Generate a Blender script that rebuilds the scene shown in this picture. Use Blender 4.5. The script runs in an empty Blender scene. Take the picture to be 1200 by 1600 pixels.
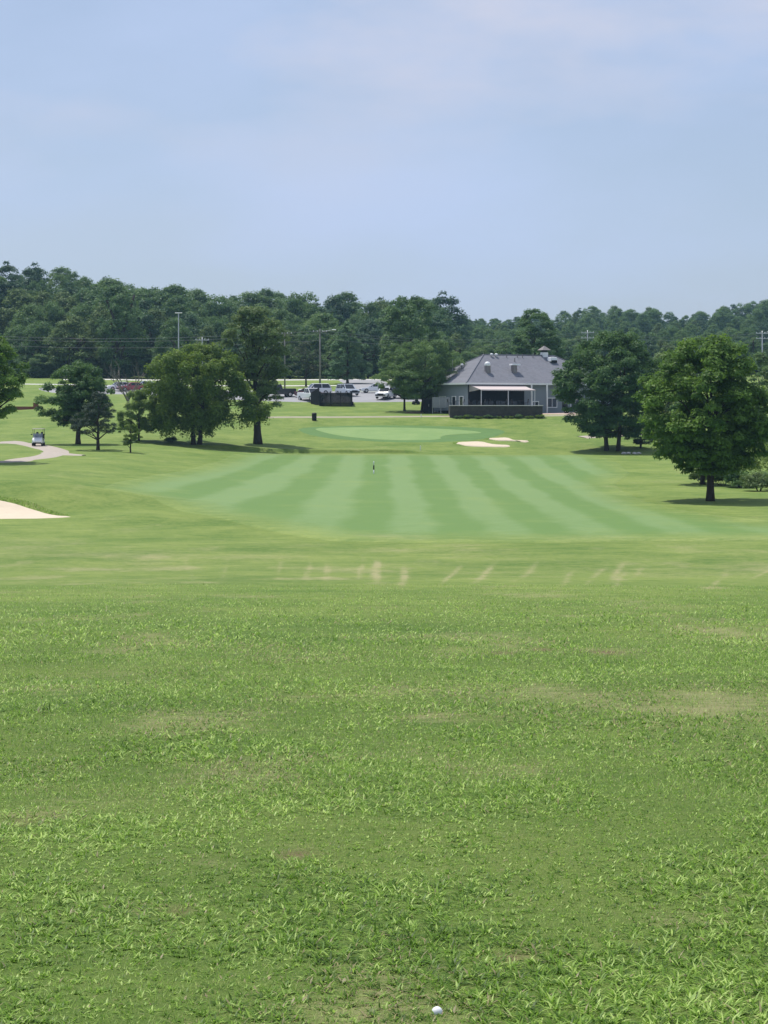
import bpy, math, random
import numpy as np
from math import radians, sin, cos, pi, sqrt
from mathutils import Vector, Matrix

# ------------------------------------------------------------------ camera, sky, sun, exposure
SC = bpy.context.scene
COL = SC.collection
EYE = 1.65                      # eye height above the turf under the photographer
F, CX, HZ = 3000.0, 600.0, 640.0   # focal length in picture widths units: layout scale of the survey of the place

cam_data = bpy.data.cameras.new('camera')
cam = bpy.data.objects.new('camera', cam_data)
COL.objects.link(cam)
cam.location = (0, 0, EYE)
cam.rotation_euler = (radians(90), 0, 0)
cam_data.sensor_width = 36
cam_data.lens = 36 * F / 1600
cam_data.shift_y = -(800 - HZ) / 1600
cam_data.clip_start = 0.2
cam_data.clip_end = 12000
SC.camera = cam

SUN_EL, SUN_AZ = radians(66), radians(-38)      # azimuth from +Y (away from camera) towards +X
world = bpy.data.worlds.new('World')
SC.world = world
world.use_nodes = True
wn, wl = world.node_tree.nodes, world.node_tree.links
wn.clear()
w_out = wn.new('ShaderNodeOutputWorld')
w_bg = wn.new('ShaderNodeBackground')
w_bg.inputs['Strength'].default_value = 0.10
w_sky = wn.new('ShaderNodeTexSky')
w_sky.sky_type = 'NISHITA'
w_sky.sun_disc = False
w_sky.sun_elevation = SUN_EL
w_sky.sun_rotation = SUN_AZ
w_sky.altitude = 200
w_sky.air_density = 1.0
w_sky.dust_density = 1.6
w_sky.ozone_density = 2.0
w_tc = wn.new('ShaderNodeTexCoord')
w_map = wn.new('ShaderNodeMapping')
w_map.inputs['Scale'].default_value = (3.2, 3.2, 9.0)
w_map.inputs['Location'].default_value = (1.3, 0.4, 2.1)
w_no = wn.new('ShaderNodeTexNoise')
w_no.inputs['Scale'].default_value = 1.5
w_no.inputs['Detail'].default_value = 6
w_no.inputs['Roughness'].default_value = 0.5
w_ra = wn.new('ShaderNodeMapRange')
w_ra.inputs['From Min'].default_value = 0.40
w_ra.inputs['From Max'].default_value = 0.72
w_ra.inputs['To Min'].default_value = 0.50
w_ra.inputs['To Max'].default_value = 0.86
w_mix = wn.new('ShaderNodeMix')
w_mix.data_type = 'RGBA'
w_mix.inputs['B'].default_value = (5.35, 6.5, 9.1, 1)     # thin white summer haze veil
wl.new(w_tc.outputs['Generated'], w_map.inputs['Vector'])
wl.new(w_map.outputs['Vector'], w_no.inputs['Vector'])
wl.new(w_no.outputs['Fac'], w_ra.inputs['Value'])
wl.new(w_ra.outputs['Result'], w_mix.inputs['Factor'])
wl.new(w_sky.outputs['Color'], w_mix.inputs['A'])
w_map2 = wn.new('ShaderNodeMapping')
w_map2.inputs['Scale'].default_value = (2.2, 2.2, 6.5)
w_map2.inputs['Location'].default_value = (7.7, 1.2, 0.9)
w_no2 = wn.new('ShaderNodeTexNoise')
w_no2.inputs['Scale'].default_value = 2.6
w_no2.inputs['Detail'].default_value = 7
w_no2.inputs['Roughness'].default_value = 0.52
w_ra2 = wn.new('ShaderNodeMapRange')
w_ra2.inputs['From Min'].default_value = 0.46
w_ra2.inputs['From Max'].default_value = 0.66
w_ra2.inputs['To Max'].default_value = 0.9
w_mix2 = wn.new('ShaderNodeMix')
w_mix2.data_type = 'RGBA'
w_mix2.inputs['B'].default_value = (6.3, 6.6, 8.0, 1)      # faint fair-weather cloud
wl.new(w_tc.outputs['Generated'], w_map2.inputs['Vector'])
wl.new(w_map2.outputs['Vector'], w_no2.inputs['Vector'])
wl.new(w_no2.outputs['Fac'], w_ra2.inputs['Value'])
w_sep = wn.new('ShaderNodeSeparateXYZ')                    # the cloud thins out into the haze towards the horizon
wl.new(w_tc.outputs['Generated'], w_sep.inputs['Vector'])
w_ra3 = wn.new('ShaderNodeMapRange')
w_ra3.interpolation_type = 'SMOOTHSTEP'
w_ra3.inputs['From Min'].default_value = 0.09
w_ra3.inputs['From Max'].default_value = 0.21
w_ra3.inputs['To Min'].default_value = 0.12
wl.new(w_sep.outputs['Z'], w_ra3.inputs['Value'])
w_mul = wn.new('ShaderNodeMath')
w_mul.operation = 'MULTIPLY'
wl.new(w_ra2.outputs['Result'], w_mul.inputs[0])
wl.new(w_ra3.outputs['Result'], w_mul.inputs[1])
wl.new(w_mul.outputs['Value'], w_mix2.inputs['Factor'])
wl.new(w_mix.outputs['Result'], w_mix2.inputs['A'])
wl.new(w_mix2.outputs['Result'], w_bg.inputs['Color'])
wl.new(w_bg.outputs['Background'], w_out.inputs['Surface'])

sun_data = bpy.data.lights.new('sun', 'SUN')
sun_data.energy = 4.6
sun_data.angle = radians(0.53)
sun_data.color = (1.0, 0.95, 0.87)
sun = bpy.data.objects.new('sun', sun_data)
COL.objects.link(sun)
sdir = Vector((sin(SUN_AZ) * cos(SUN_EL), cos(SUN_AZ) * cos(SUN_EL), sin(SUN_EL)))
sun.rotation_euler = sdir.to_track_quat('Z', 'Y').to_euler()
sun.location = (0, 0, 80)

SC.view_settings.view_transform = 'Standard'
SC.view_settings.look = 'None'
SC.view_settings.exposure = 0.0
SC.view_settings.gamma = 1.0
SC.view_settings.use_curve_mapping = False
SC.render.engine = 'CYCLES'
SC.cycles.max_bounces = 5
SC.cycles.diffuse_bounces = 2
SC.cycles.glossy_bounces = 2
SC.cycles.transmission_bounces = 4
SC.cycles.transparent_max_bounces = 6
SC.cycles.volume_bounces = 0
SC.cycles.caustics_reflective = False
SC.cycles.caustics_refractive = False

# ------------------------------------------------------------------ numeric helpers
RS = np.random.RandomState(11)

def smooth(a, b, v):
    t = np.clip((v - a) / (b - a), 0, 1)
    return t * t * (3 - 2 * t)

def _hash(ix, iy, seed):
    n = (ix.astype(np.int64) * 374761393 + iy.astype(np.int64) * 668265263 + seed * 982451653) & 0xFFFFFFFF
    n = ((n ^ (n >> 13)) * 1274126177) & 0xFFFFFFFF
    n = n ^ (n >> 16)
    return (n & 0xFFFFFF) / float(0xFFFFFF)

def vnoise(x, y, seed=0):
    x = np.asarray(x, float); y = np.asarray(y, float)
    ix = np.floor(x); iy = np.floor(y)
    fx = x - ix; fy = y - iy
    fx = fx * fx * (3 - 2 * fx); fy = fy * fy * (3 - 2 * fy)
    a = _hash(ix, iy, seed); b = _hash(ix + 1, iy, seed)
    c = _hash(ix, iy + 1, seed); d = _hash(ix + 1, iy + 1, seed)
    return (a * (1 - fx) + b * fx) * (1 - fy) + (c * (1 - fx) + d * fx) * fy

def fbm(x, y, seed=0, octv=4):
    s = 0.0; a = 0.5; t = 0.0
    for k in range(octv):
        s = s + a * vnoise(np.asarray(x) * 2 ** k, np.asarray(y) * 2 ** k, seed + k * 17)
        t += a; a *= 0.5
    return s / t

# ------------------------------------------------------------------ the lie of the land
# distance from the camera, and how far below the level eye line the turf appears there
_PROF = [(0, None), (7.3, 1581), (20, 1098), (32, 1000), (45, 943), (60, 915), (75, 893), (88, 862), (100, 840), (115, 808),
         (130, 786), (160, 756), (178, 740), (200, 722), (214, 711.5), (219, 711), (223, 706), (228, 698), (235, 688),
         (241, 679), (246, 669), (250, 661), (254, 651.5), (258, 648), (266, 645), (276, 638), (282, 630),
         (290, 622), (300, 614), (315, 609), (330, 604), (350, 598), (380, 592), (420, 588)]
_px, _pz = [-60, 0], [0.0, 0.0]
for d, r in _PROF[1:]:
    _px.append(d); _pz.append(EYE - (r - HZ) / F * d)
for d, z in ((500, 14), (600, 20), (750, 30), (900, 35), (1300, 36), (4000, 10)):
    _px.append(d); _pz.append(z)
_tx = np.arange(-60, 700, 0.5)
_tz = np.interp(_tx, _px, _pz)
def _gs(a, s):
    k = np.exp(-0.5 * (np.arange(-int(4 * s), int(4 * s) + 1) / s) ** 2); k /= k.sum()
    p = len(k) // 2
    return np.convolve(np.pad(a, p, mode='edge'), k, mode='valid')
_tz1, _tz2 = _gs(_tz, 3.0), _gs(_tz, 9.0)
_w = smooth(30, 50, _tx) * (1 - smooth(195, 212, _tx))
_tz = _tz1 * (1 - _w) + _tz2 * _w

def gz(x, y):
    x = np.asarray(x, float); y = np.asarray(y, float)
    z = np.where(y < 690, np.interp(y, _tx, _tz), np.interp(y, _px, _pz))
    # rise on the near left side of the fairway, levelling out beyond the trees
    z = z + 1.25 * smooth(-9, -30, x) * smooth(112, 135, y) * (1 - smooth(222, 262, y))
    z = z - 1.2 * smooth(-30, -60, x) * smooth(245, 275, y) * (1 - smooth(285, 320, y))
    # mound behind the fairway bunker, and the low hump beside it
    z = z + 1.1 * np.exp(-((x + 23) / 8.5) ** 2 - ((y - 126) / 4.5) ** 2)
    z = z + 0.38 * np.exp(-((x + 14.5) / 3.6) ** 2 - ((y - 113) / 4) ** 2)
    # bunker hollows
    z = z - 0.30 * np.exp(-(((x + 23.5) / 5.4) ** 4) - ((y - 117.5) / 3.0) ** 4)
    z = z - 0.10 * np.exp(-(((x - 12.0) / 3.6) ** 4) - ((y - 230.0) / 2.0) ** 4)
    z = z - 0.10 * np.exp(-(((x - 15.2) / 2.8) ** 4) - ((y - 236.5) / 2.0) ** 4)
    # wooded hills
    z = z + 15 * smooth(-15, -130, x) * smooth(370, 520, y) + 5 * smooth(120, 260, x) * smooth(500, 760, y)
    # little cut bank of the drain across the end of the fairway
    z = z + 0.42 * (smooth(220.6, 221.0, y) - smooth(221.0, 227, y)) * smooth(-24, -17, x) * (1 - smooth(1, 6, x))
    # gentle unevenness
    z = z + (fbm(x / 15, y / 22, 3, 3) - 0.5) * 0.34 * smooth(30, 70, y) * (1 - 0.65 * smooth(205, 225, y) * (1 - smooth(290, 330, y)))
    z = z + (fbm(x / 2.6, y / 3.4, 9, 2) - 0.5) * 0.07 * smooth(4, 16, y) * (1 - smooth(70, 160, y))
    return z

def gzs(x, y):
    return float(gz(np.array([x]), np.array([y]))[0])

def spot(px, row, lo=4.0, hi=420.0):
    """first point of the turf met along a sight line of the survey"""
    ds = np.arange(lo, hi, 0.1)
    xs = (px - CX) / F * ds
    g = gz(xs, ds)
    line = EYE - (row - HZ) / F * ds
    k = np.nonzero(line <= g)[0]
    if len(k) == 0:
        d = hi
    else:
        d = float(ds[k[0]])
    x = (px - CX) / F * d
    return Vector((x, d, gzs(x, d)))

def xat(px, d):
    return (px - CX) / F * d

def zat(row, d):
    return EYE - (row - HZ) / F * d

# ------------------------------------------------------------------ materials
def new_mat(name):
    m = bpy.data.materials.new(name)
    m.use_nodes = True
    nt = m.node_tree
    return m, nt, nt.nodes['Principled BSDF']

def N(nt, kind, **kw):
    n = nt.nodes.new(kind)
    for k, v in kw.items():
        if k in n.inputs:
            n.inputs[k].default_value = v
        else:
            setattr(n, k, v)
    return n

def mixc(nt, fac, a, b, blend='MIX'):
    m = nt.nodes.new('ShaderNodeMix'); m.data_type = 'RGBA'; m.blend_type = blend
    for sock, v in (('Factor', fac), ('A', a), ('B', b)):
        if isinstance(v, bpy.types.NodeSocket):
            nt.links.new(v, m.inputs[sock])
        elif sock == 'Factor':
            m.inputs[sock].default_value = v
        else:
            m.inputs[sock].default_value = (*v[:3], 1)
    return m.outputs['Result']

def rng(nt, v, a, b, c=0.0, d=1.0):
    m = nt.nodes.new('ShaderNodeMapRange')
    nt.links.new(v, m.inputs['Value'])
    for k, q in zip(('From Min', 'From Max', 'To Min', 'To Max'), (a, b, c, d)):
        m.inputs[k].default_value = q
    return m.outputs['Result']

def math_(nt, op, a, b=None):
    m = nt.nodes.new('ShaderNodeMath'); m.operation = op
    for i, v in enumerate((a, b)):
        if v is None: continue
        if isinstance(v, bpy.types.NodeSocket): nt.links.new(v, m.inputs[i])
        else: m.inputs[i].default_value = v
    return m.outputs['Value']

def noise(nt, scale, detail=4, rough=0.55, vec=None, stretch=None):
    tc = None
    if vec is None:
        tc = nt.nodes.new('ShaderNodeNewGeometry'); vec = tc.outputs['Position']
    if stretch:
        mp = nt.nodes.new('ShaderNodeMapping'); mp.inputs['Scale'].default_value = stretch
        nt.links.new(vec, mp.inputs['Vector']); vec = mp.outputs['Vector']
    n = N(nt, 'ShaderNodeTexNoise', Scale=scale, Detail=detail, Roughness=rough)
    nt.links.new(vec, n.inputs['Vector'])
    return n.outputs['Fac']

def plain(name, col, rough=0.6, var=0.12, scale=3.0, spec=0.4, metal=0.0, bump=0.0, bscale=20):
    m, nt, p = new_mat(name)
    tc = nt.nodes.new('ShaderNodeTexCoord')
    f = noise(nt, scale, 5, 0.6, tc.outputs['Object'])
    lo = tuple(c * (1 - var) for c in col); hi = tuple(min(1, c * (1 + var)) for c in col)
    nt.links.new(mixc(nt, f, lo, hi), p.inputs['Base Color'])
    p.inputs['Roughness'].default_value = rough
    p.inputs['Specular IOR Level'].default_value = spec
    p.inputs['Metallic'].default_value = metal
    if bump:
        b = N(nt, 'ShaderNodeBump', Strength=bump, Distance=0.02)
        nt.links.new(noise(nt, bscale, 4, 0.6, tc.outputs['Object']), b.inputs['Height'])
        nt.links.new(b.outputs['Normal'], p.inputs['Normal'])
    return m

def leaf_mat(name, dark, light, trans=0.28, rough=0.5):
    m, nt, p = new_mat(name)
    at = N(nt, 'ShaderNodeAttribute', attribute_name='tint')
    c = mixc(nt, at.outputs['Fac'], dark, light)
    nt.links.new(c, p.inputs['Base Color'])
    p.inputs['Roughness'].default_value = rough
    p.inputs['Specular IOR Level'].default_value = 0.10
    tr = nt.nodes.new('ShaderNodeBsdfTranslucent')
    nt.links.new(mixc(nt, 0.5, c, tuple(q * r for q, r in zip(light, (1.5, 1.5, 0.8)))), tr.inputs['Color'])
    ms = N(nt, 'ShaderNodeMixShader'); ms.inputs['Fac'].default_value = trans
    nt.links.new(p.outputs['BSDF'], ms.inputs[1]); nt.links.new(tr.outputs['BSDF'], ms.inputs[2])
    nt.links.new(ms.outputs['Shader'], nt.nodes['Material Output'].inputs['Surface'])
    return m

ROUGH_A, ROUGH_B, STRAW = (0.094, 0.168, 0.031), (0.222, 0.280, 0.072), (0.34, 0.32, 0.16)
FAIR_D, FAIR_L = (0.118, 0.208, 0.054), (0.162, 0.252, 0.090)

def turf_colour(nt):
    """mown rough: patchy green with straw where it is burnt"""
    dry = N(nt, 'ShaderNodeAttribute', attribute_name='dry').outputs['Fac']
    n1 = noise(nt, 0.16, 5, 0.6)
    n2 = noise(nt, 0.9, 6, 0.72, stretch=(0.55, 1.0, 1.0))
    n3 = noise(nt, 5.0, 5, 0.75, stretch=(0.6, 1.0, 1.0))
    n4 = noise(nt, 120.0, 3, 0.8)
    s = math_(nt, 'ADD', math_(nt, 'MULTIPLY', n1, 0.40), math_(nt, 'MULTIPLY', n2, 0.42))
    s = math_(nt, 'ADD', s, math_(nt, 'MULTIPLY', n3, 0.34))
    s = math_(nt, 'ADD', s, math_(nt, 'MULTIPLY', n4, 0.36))
    f = rng(nt, s, 0.65, 0.87)
    c = mixc(nt, f, ROUGH_A, ROUGH_B)
    q = math_(nt, 'ADD', dry, math_(nt, 'MULTIPLY', math_(nt, 'SUBTRACT', n3, 0.5), 1.5))
    q = math_(nt, 'ADD', q, math_(nt, 'MULTIPLY', math_(nt, 'SUBTRACT', n4, 0.5), 0.8))
    q = rng(nt, q, 0.22, 1.1, 0.0, 0.85)
    th = N(nt, 'ShaderNodeAttribute', attribute_name='thatch_shade').outputs['Fac']
    c = mixc(nt, math_(nt, 'MULTIPLY', th, rng(nt, n4, .38, .6, .95, .1)), c, (0.066, 0.112, 0.020))  # thatch tone, darkened to paint in shadow between the blades
    so = N(nt, 'ShaderNodeAttribute', attribute_name='soil').outputs['Fac']
    return mixc(nt, so, mixc(nt, q, c, STRAW), (0.17, 0.115, 0.07)), n3, n4

def make_turf():
    m, nt, p = new_mat('turf')
    c, n3, n4 = turf_colour(nt)
    nt.links.new(c, p.inputs['Base Color'])
    p.inputs['Roughness'].default_value = 0.85
    p.inputs['Specular IOR Level'].default_value = 0.12
    h = math_(nt, 'ADD', math_(nt, 'MULTIPLY', n3, 1.6), n4)
    b = N(nt, 'ShaderNodeBump', Strength=0.55, Distance=0.04)
    nt.links.new(h, b.inputs['Height']); nt.links.new(b.outputs['Normal'], p.inputs['Normal'])
    return m

def make_fairway():
    m, nt, p = new_mat('fairway_turf')
    st = N(nt, 'ShaderNodeAttribute', attribute_name='stripe').outputs['Fac']
    ed = N(nt, 'ShaderNodeAttribute', attribute_name='edge').outputs['Fac']
    n1 = noise(nt, 0.22, 5, 0.6); n2 = noise(nt, 1.3, 6, 0.75)
    q = math_(nt, 'ADD', st, math_(nt, 'MULTIPLY', math_(nt, 'SUBTRACT', n2, 0.5), 1.5))
    q = math_(nt, 'ADD', q, math_(nt, 'MULTIPLY', math_(nt, 'SUBTRACT', n1, 0.5), 0.7))
    c = mixc(nt, rng(nt, q, 0.1, 0.9), FAIR_D, FAIR_L)
    c = mixc(nt, rng(nt, n1, 0.52, 0.75, 0, 0.35), c, ROUGH_B)
    r, n3, n4 = turf_colour(nt)
    e = math_(nt, 'ADD', ed, math_(nt, 'MULTIPLY', math_(nt, 'SUBTRACT', n2, 0.5), 0.9))
    c = mixc(nt, rng(nt, e, 0.12, 0.8), r, c)
    nt.links.new(c, p.inputs['Base Color'])
    p.inputs['Roughness'].default_value = 0.8
    p.inputs['Specular IOR Level'].default_value = 0.15
    return m

def make_green():
    m, nt, p = new_mat('green_turf')
    n1 = noise(nt, 0.35, 4, 0.6); n2 = noise(nt, 4, 4, 0.7)
    s = math_(nt, 'ADD', math_(nt, 'MULTIPLY', n1, 0.7), math_(nt, 'MULTIPLY', n2, 0.3))
    c = mixc(nt, rng(nt, s, 0.35, 0.65), (0.165, 0.268, 0.088), (0.215, 0.312, 0.112))
    nt.links.new(c, p.inputs['Base Color'])
    p.inputs['Roughness'].default_value = 0.8; p.inputs['Specular IOR Level'].default_value = 0.15
    return m

M = {}
M['turf'] = make_turf()
M['fairway'] = make_fairway()
M['green'] = make_green()
M['collar'] = plain('collar_turf', (0.108, 0.198, 0.062), 0.85, 0.2, 0.8, 0.12)
M['sand'] = plain('bunker_sand', (0.60, 0.51, 0.39), 0.95, 0.12, 1.6, 0.1, bump=0.6, bscale=3)
M['path'] = plain('path_concrete', (0.40, 0.35, 0.30), 0.9, 0.16, 0.8, 0.15, bump=0.2)
M['worn'] = plain('worn_path', (0.36, 0.33, 0.25), 0.95, 0.22, 0.5, 0.1)
M['asphalt'] = plain('sunbleached_asphalt', (0.30, 0.30, 0.31), 0.9, 0.2, 0.3, 0.15)
M['kerb'] = plain('kerb_concrete', (0.55, 0.54, 0.50), 0.9, 0.12, 1)
M['paint'] = plain('marking_paint', (0.75, 0.75, 0.72), 0.7, 0.1)
M['brickpave'] = plain('brick_paving', (0.48, 0.36, 0.30), 0.9, 0.2, 2.0)
M['mulch'] = plain('mulch', (0.20, 0.135, 0.085), 0.95, 0.45, 4.0, 0.1)
M['bark'] = plain('bark', (0.055, 0.045, 0.036), 0.9, 0.4, 5.0, 0.15, bump=0.9, bscale=9)
M['deadbark'] = plain('dead_bark', (0.20, 0.18, 0.155), 0.9, 0.3, 3.0, 0.15)
M['white'] = plain('white_paint', (0.78, 0.79, 0.80), 0.4, 0.05)
M['siding'] = plain('pale_siding', (0.21, 0.24, 0.265), 0.6, 0.08, 1.0)
M['trim'] = plain('white_trim', (0.76, 0.77, 0.77), 0.5, 0.06)
M['glass'] = plain('dark_glass', (0.018, 0.022, 0.028), 0.08, 0.2, 1.0, 0.6)
M['black'] = plain('black_paint', (0.012, 0.012, 0.014), 0.6, 0.3, 3.0, 0.3)
M['tyre'] = plain('tyre_rubber', (0.018, 0.018, 0.018), 0.85, 0.2)
M['steel'] = plain('galvanised_steel', (0.50, 0.51, 0.52), 0.45, 0.1, 3, 0.5, 0.6)
M['chrome'] = plain('wheel_alloy', (0.55, 0.56, 0.58), 0.3, 0.1, 3, 0.5, 0.8)
M['poleg'] = plain('weathered_pole', (0.20, 0.19, 0.17), 0.9, 0.25, 2)
M['wire'] = plain('wire', (0.16, 0.17, 0.18), 0.6, 0.1)
M['lamp'] = plain('lamp_lens', (0.82, 0.82, 0.80), 0.3, 0.05)
M['redlens'] = plain('red_lens', (0.35, 0.02, 0.02), 0.3, 0.1)
M['awning'] = plain('awning_canvas', (0.56, 0.48, 0.455), 0.85, 0.06, 0.7, 0.2)
M['brick'] = plain('red_brick', (0.20, 0.075, 0.055), 0.9, 0.3, 5)
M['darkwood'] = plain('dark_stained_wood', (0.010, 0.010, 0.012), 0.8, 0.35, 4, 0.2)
M['fencegrey'] = plain('grey_fence_board', (0.24, 0.25, 0.27), 0.8, 0.15, 3, 0.2)
M['stone'] = plain('patio_stone', (0.085, 0.075, 0.068), 0.9, 0.5, 2.2, 0.2, bump=0.8, bscale=3)
M['cap'] = plain('stone_coping', (0.58, 0.56, 0.53), 0.85, 0.1, 1)
M['ventbrown'] = plain('vent_stack', (0.22, 0.20, 0.20), 0.8, 0.2)
M['rock'] = plain('pale_rock', (0.50, 0.48, 0.44), 0.9, 0.2, 2)
M['plasticgrey'] = plain('grey_vinyl', (0.30, 0.28, 0.26), 0.6, 0.1)

def roof_mat():
    m, nt, p = new_mat('asphalt_shingles')
    tc = nt.nodes.new('ShaderNodeTexCoord')
    br = N(nt, 'ShaderNodeTexBrick', Scale=1.0)
    br.inputs['Color1'].default_value = (0.145, 0.152, 0.178, 1)
    br.inputs['Color2'].default_value = (0.185, 0.192, 0.220, 1)
    br.inputs['Mortar'].default_value = (0.15, 0.15, 0.165, 1)
    br.inputs['Mortar Size'].default_value = 0.012
    br.inputs['Brick Width'].default_value = 0.32
    br.inputs['Row Height'].default_value = 0.14
    mp = nt.nodes.new('ShaderNodeMapping')
    nt.links.new(tc.outputs['Object'], mp.inputs['Vector'])
    mp.inputs['Rotation'].default_value = (radians(90), 0, 0)
    nt.links.new(mp.outputs['Vector'], br.inputs['Vector'])
    n = noise(nt, 0.7, 5, 0.6, tc.outputs['Object'])
    nt.links.new(mixc(nt, rng(nt, n, 0.35, 0.7, 0, 0.4), br.outputs['Color'], (0.215, 0.215, 0.24)), p.inputs['Base Color'])
    p.inputs['Roughness'].default_value = 0.9
    p.inputs['Specular IOR Level'].default_value = 0.2
    return m
M['roof'] = roof_mat()

def paint(name, col):
    m = plain(name, col, 0.28, 0.04, 1.0, 0.5)
    m.node_tree.nodes['Principled BSDF'].inputs['Coat Weight'].default_value = 0.5
    return m

# ------------------------------------------------------------------ object helpers
def tag(o, label=None, cat=None, group=None, kind=None):
    if label: o['label'] = label
    if cat: o['category'] = cat
    if group: o['group'] = group
    if kind: o['kind'] = kind
    return o

def empty(name, loc, rz=0.0, label=None, cat=None, group=None):
    o = bpy.data.objects.new(name, None)
    o.empty_display_size = 0.3
    COL.objects.link(o)
    o.location = loc; o.rotation_euler = (0, 0, rz)
    return tag(o, label, cat, group)

def link(name, mesh, mat, parent=None, shade=False):
    o = bpy.data.objects.new(name, mesh)
    COL.objects.link(o)
    if mat is not None and len(mesh.materials) == 0:
        mesh.materials.append(mat)
    if parent is not None:
        o.parent = parent
    if shade:
        mesh.polygons.foreach_set('use_smooth', [True] * len(mesh.polygons))
    return o

def copy_tree(o, parent=None):
    c = o.copy(); COL.objects.link(c); c.parent = parent
    for ch in list(o.children):
        copy_tree(ch, c)
    return c

def arr_mesh(name, V, nper, faces_idx=None, loops=None, totals=None):
    """fast mesh from arrays; V (n,3); loops flat; totals per face"""
    me = bpy.data.meshes.new(name)
    me.vertices.add(len(V)); me.vertices.foreach_set('co', np.ascontiguousarray(V, dtype=np.float32).ravel())
    me.loops.add(len(loops)); me.loops.foreach_set('vertex_index', np.ascontiguousarray(loops, dtype=np.int32))
    st = np.concatenate([[0], np.cumsum(totals)[:-1]]).astype(np.int32)
    me.polygons.add(len(totals)); me.polygons.foreach_set('loop_start', st)
    me.polygons.foreach_set('loop_total', np.asarray(totals, dtype=np.int32))
    me.update(calc_edges=True)
    return me

def fattr(me, name, vals, domain):
    a = me.attributes.new(name, 'FLOAT', domain)
    a.data.foreach_set('value', np.ascontiguousarray(vals, dtype=np.float32))

class MB:
    def __init__(s): s.v = []; s.f = []
    def add(s, vs, fs):
        b = len(s.v); s.v += [tuple(p) for p in vs]; s.f += [tuple(i + b for i in f) for f in fs]; return s
    def box(s, c, d, rz=0.0, taper=1.0, bev=0.0):
        cx, cy, cz = c; dx, dy, dz = (q / 2 for q in d)
        ca, sa = cos(rz), sin(rz)
        def ring(z, k, ins=0.0):
            a, b = dx * k - ins, dy * k - ins
            return [(cx + ca * x - sa * y, cy + sa * x + ca * y, cz + z) for x, y in ((-a, -b), (a, -b), (a, b), (-a, b))]
        if bev > 0:
            rs = [ring(-dz, 1, bev), ring(-dz + bev, 1), ring(dz - bev, taper), ring(dz, taper, bev)]
        else:
            rs = [ring(-dz, 1), ring(dz, taper)]
        vs = [p for r in rs for p in r]; fs = [(3, 2, 1, 0)]
        for k in range(len(rs) - 1):
            o = 4 * k
            for i in range(4):
                j = (i + 1) % 4
                fs.append((o + i, o + j, o + 4 + j, o + 4 + i))
        o = 4 * (len(rs) - 1)
        fs.append((o, o + 1, o + 2, o + 3))
        return s.add(vs, fs)
    def tube(s, pts, rad, n=8, cap=True):
        pts = [Vector(p) for p in pts]
        if not hasattr(rad, '__len__'): rad = [rad] * len(pts)
        vs, fs = [], []
        prev = None
        for i, p in enumerate(pts):
            t = (pts[min(i + 1, len(pts) - 1)] - pts[max(i - 1, 0)]).normalized()
            if prev is None:
                a = Vector((0, 0, 1)) if abs(t.z) < 0.9 else Vector((1, 0, 0))
                u = t.cross(a).normalized()
            else:
                u = (prev - t * prev.dot(t)).normalized()
            prev = u; w = t.cross(u)
            for k in range(n):
                q = 2 * pi * k / n
                vs.append(p + (u * cos(q) + w * sin(q)) * rad[i])
        for i in range(len(pts) - 1):
            for k in range(n):
                j = (k + 1) % n
                fs.append((i * n + k, i * n + j, (i + 1) * n + j, (i + 1) * n + k))
        if cap:
            fs.append(tuple(range(n - 1, -1, -1))); fs.append(tuple((len(pts) - 1) * n + k for k in range(n)))
        return s.add(vs, fs)
    def lathe(s, prof, c=(0, 0, 0), n=16):
        vs, fs = [], []
        for r, z in prof:
            for k in range(n):
                q = 2 * pi * k / n
                vs.append((c[0] + r * cos(q), c[1] + r * sin(q), c[2] + z))
        m = len(prof)
        for i in range(m - 1):
            for k in range(n):
                j = (k + 1) % n
                fs.append((i * n + k, i * n + j, (i + 1) * n + j, (i + 1) * n + k))
        fs.append(tuple(range(n - 1, -1, -1))); fs.append(tuple((m - 1) * n + k for k in range(n)))
        return s.add(vs, fs)
    def loft(s, secs):
        """secs: list of rings with equal counts"""
        n = len(secs[0]); vs = [p for r in secs for p in r]; fs = []
        for i in range(len(secs) - 1):
            for k in range(n):
                j = (k + 1) % n
                fs.append((i * n + k, i * n + j, (i + 1) * n + j, (i + 1) * n + k))
        fs.append(tuple(range(n - 1, -1, -1))); fs.append(tuple((len(secs) - 1) * n + k for k in range(n)))
        return s.add(vs, fs)
    def slab(s, poly, th):
        """poly: planar list of 3D points, thickened along its normal"""
        p = [Vector(q) for q in poly]
        nrm = (p[1] - p[0]).cross(p[2] - p[0]).normalized() * th
        n = len(p); vs = p + [q - nrm for q in p]
        fs = [tuple(range(n)), tuple(range(2 * n - 1, n - 1, -1))]
        for i in range(n):
            j = (i + 1) % n
            fs.append((j, i, n + i, n + j))
        return s.add(vs, fs)
    def build(s, name, mat, parent=None, shade=False):
        me = bpy.data.meshes.new(name); me.from_pydata(s.v, [], s.f); me.update()
        return link(name, me, mat, parent, shade)

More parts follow.
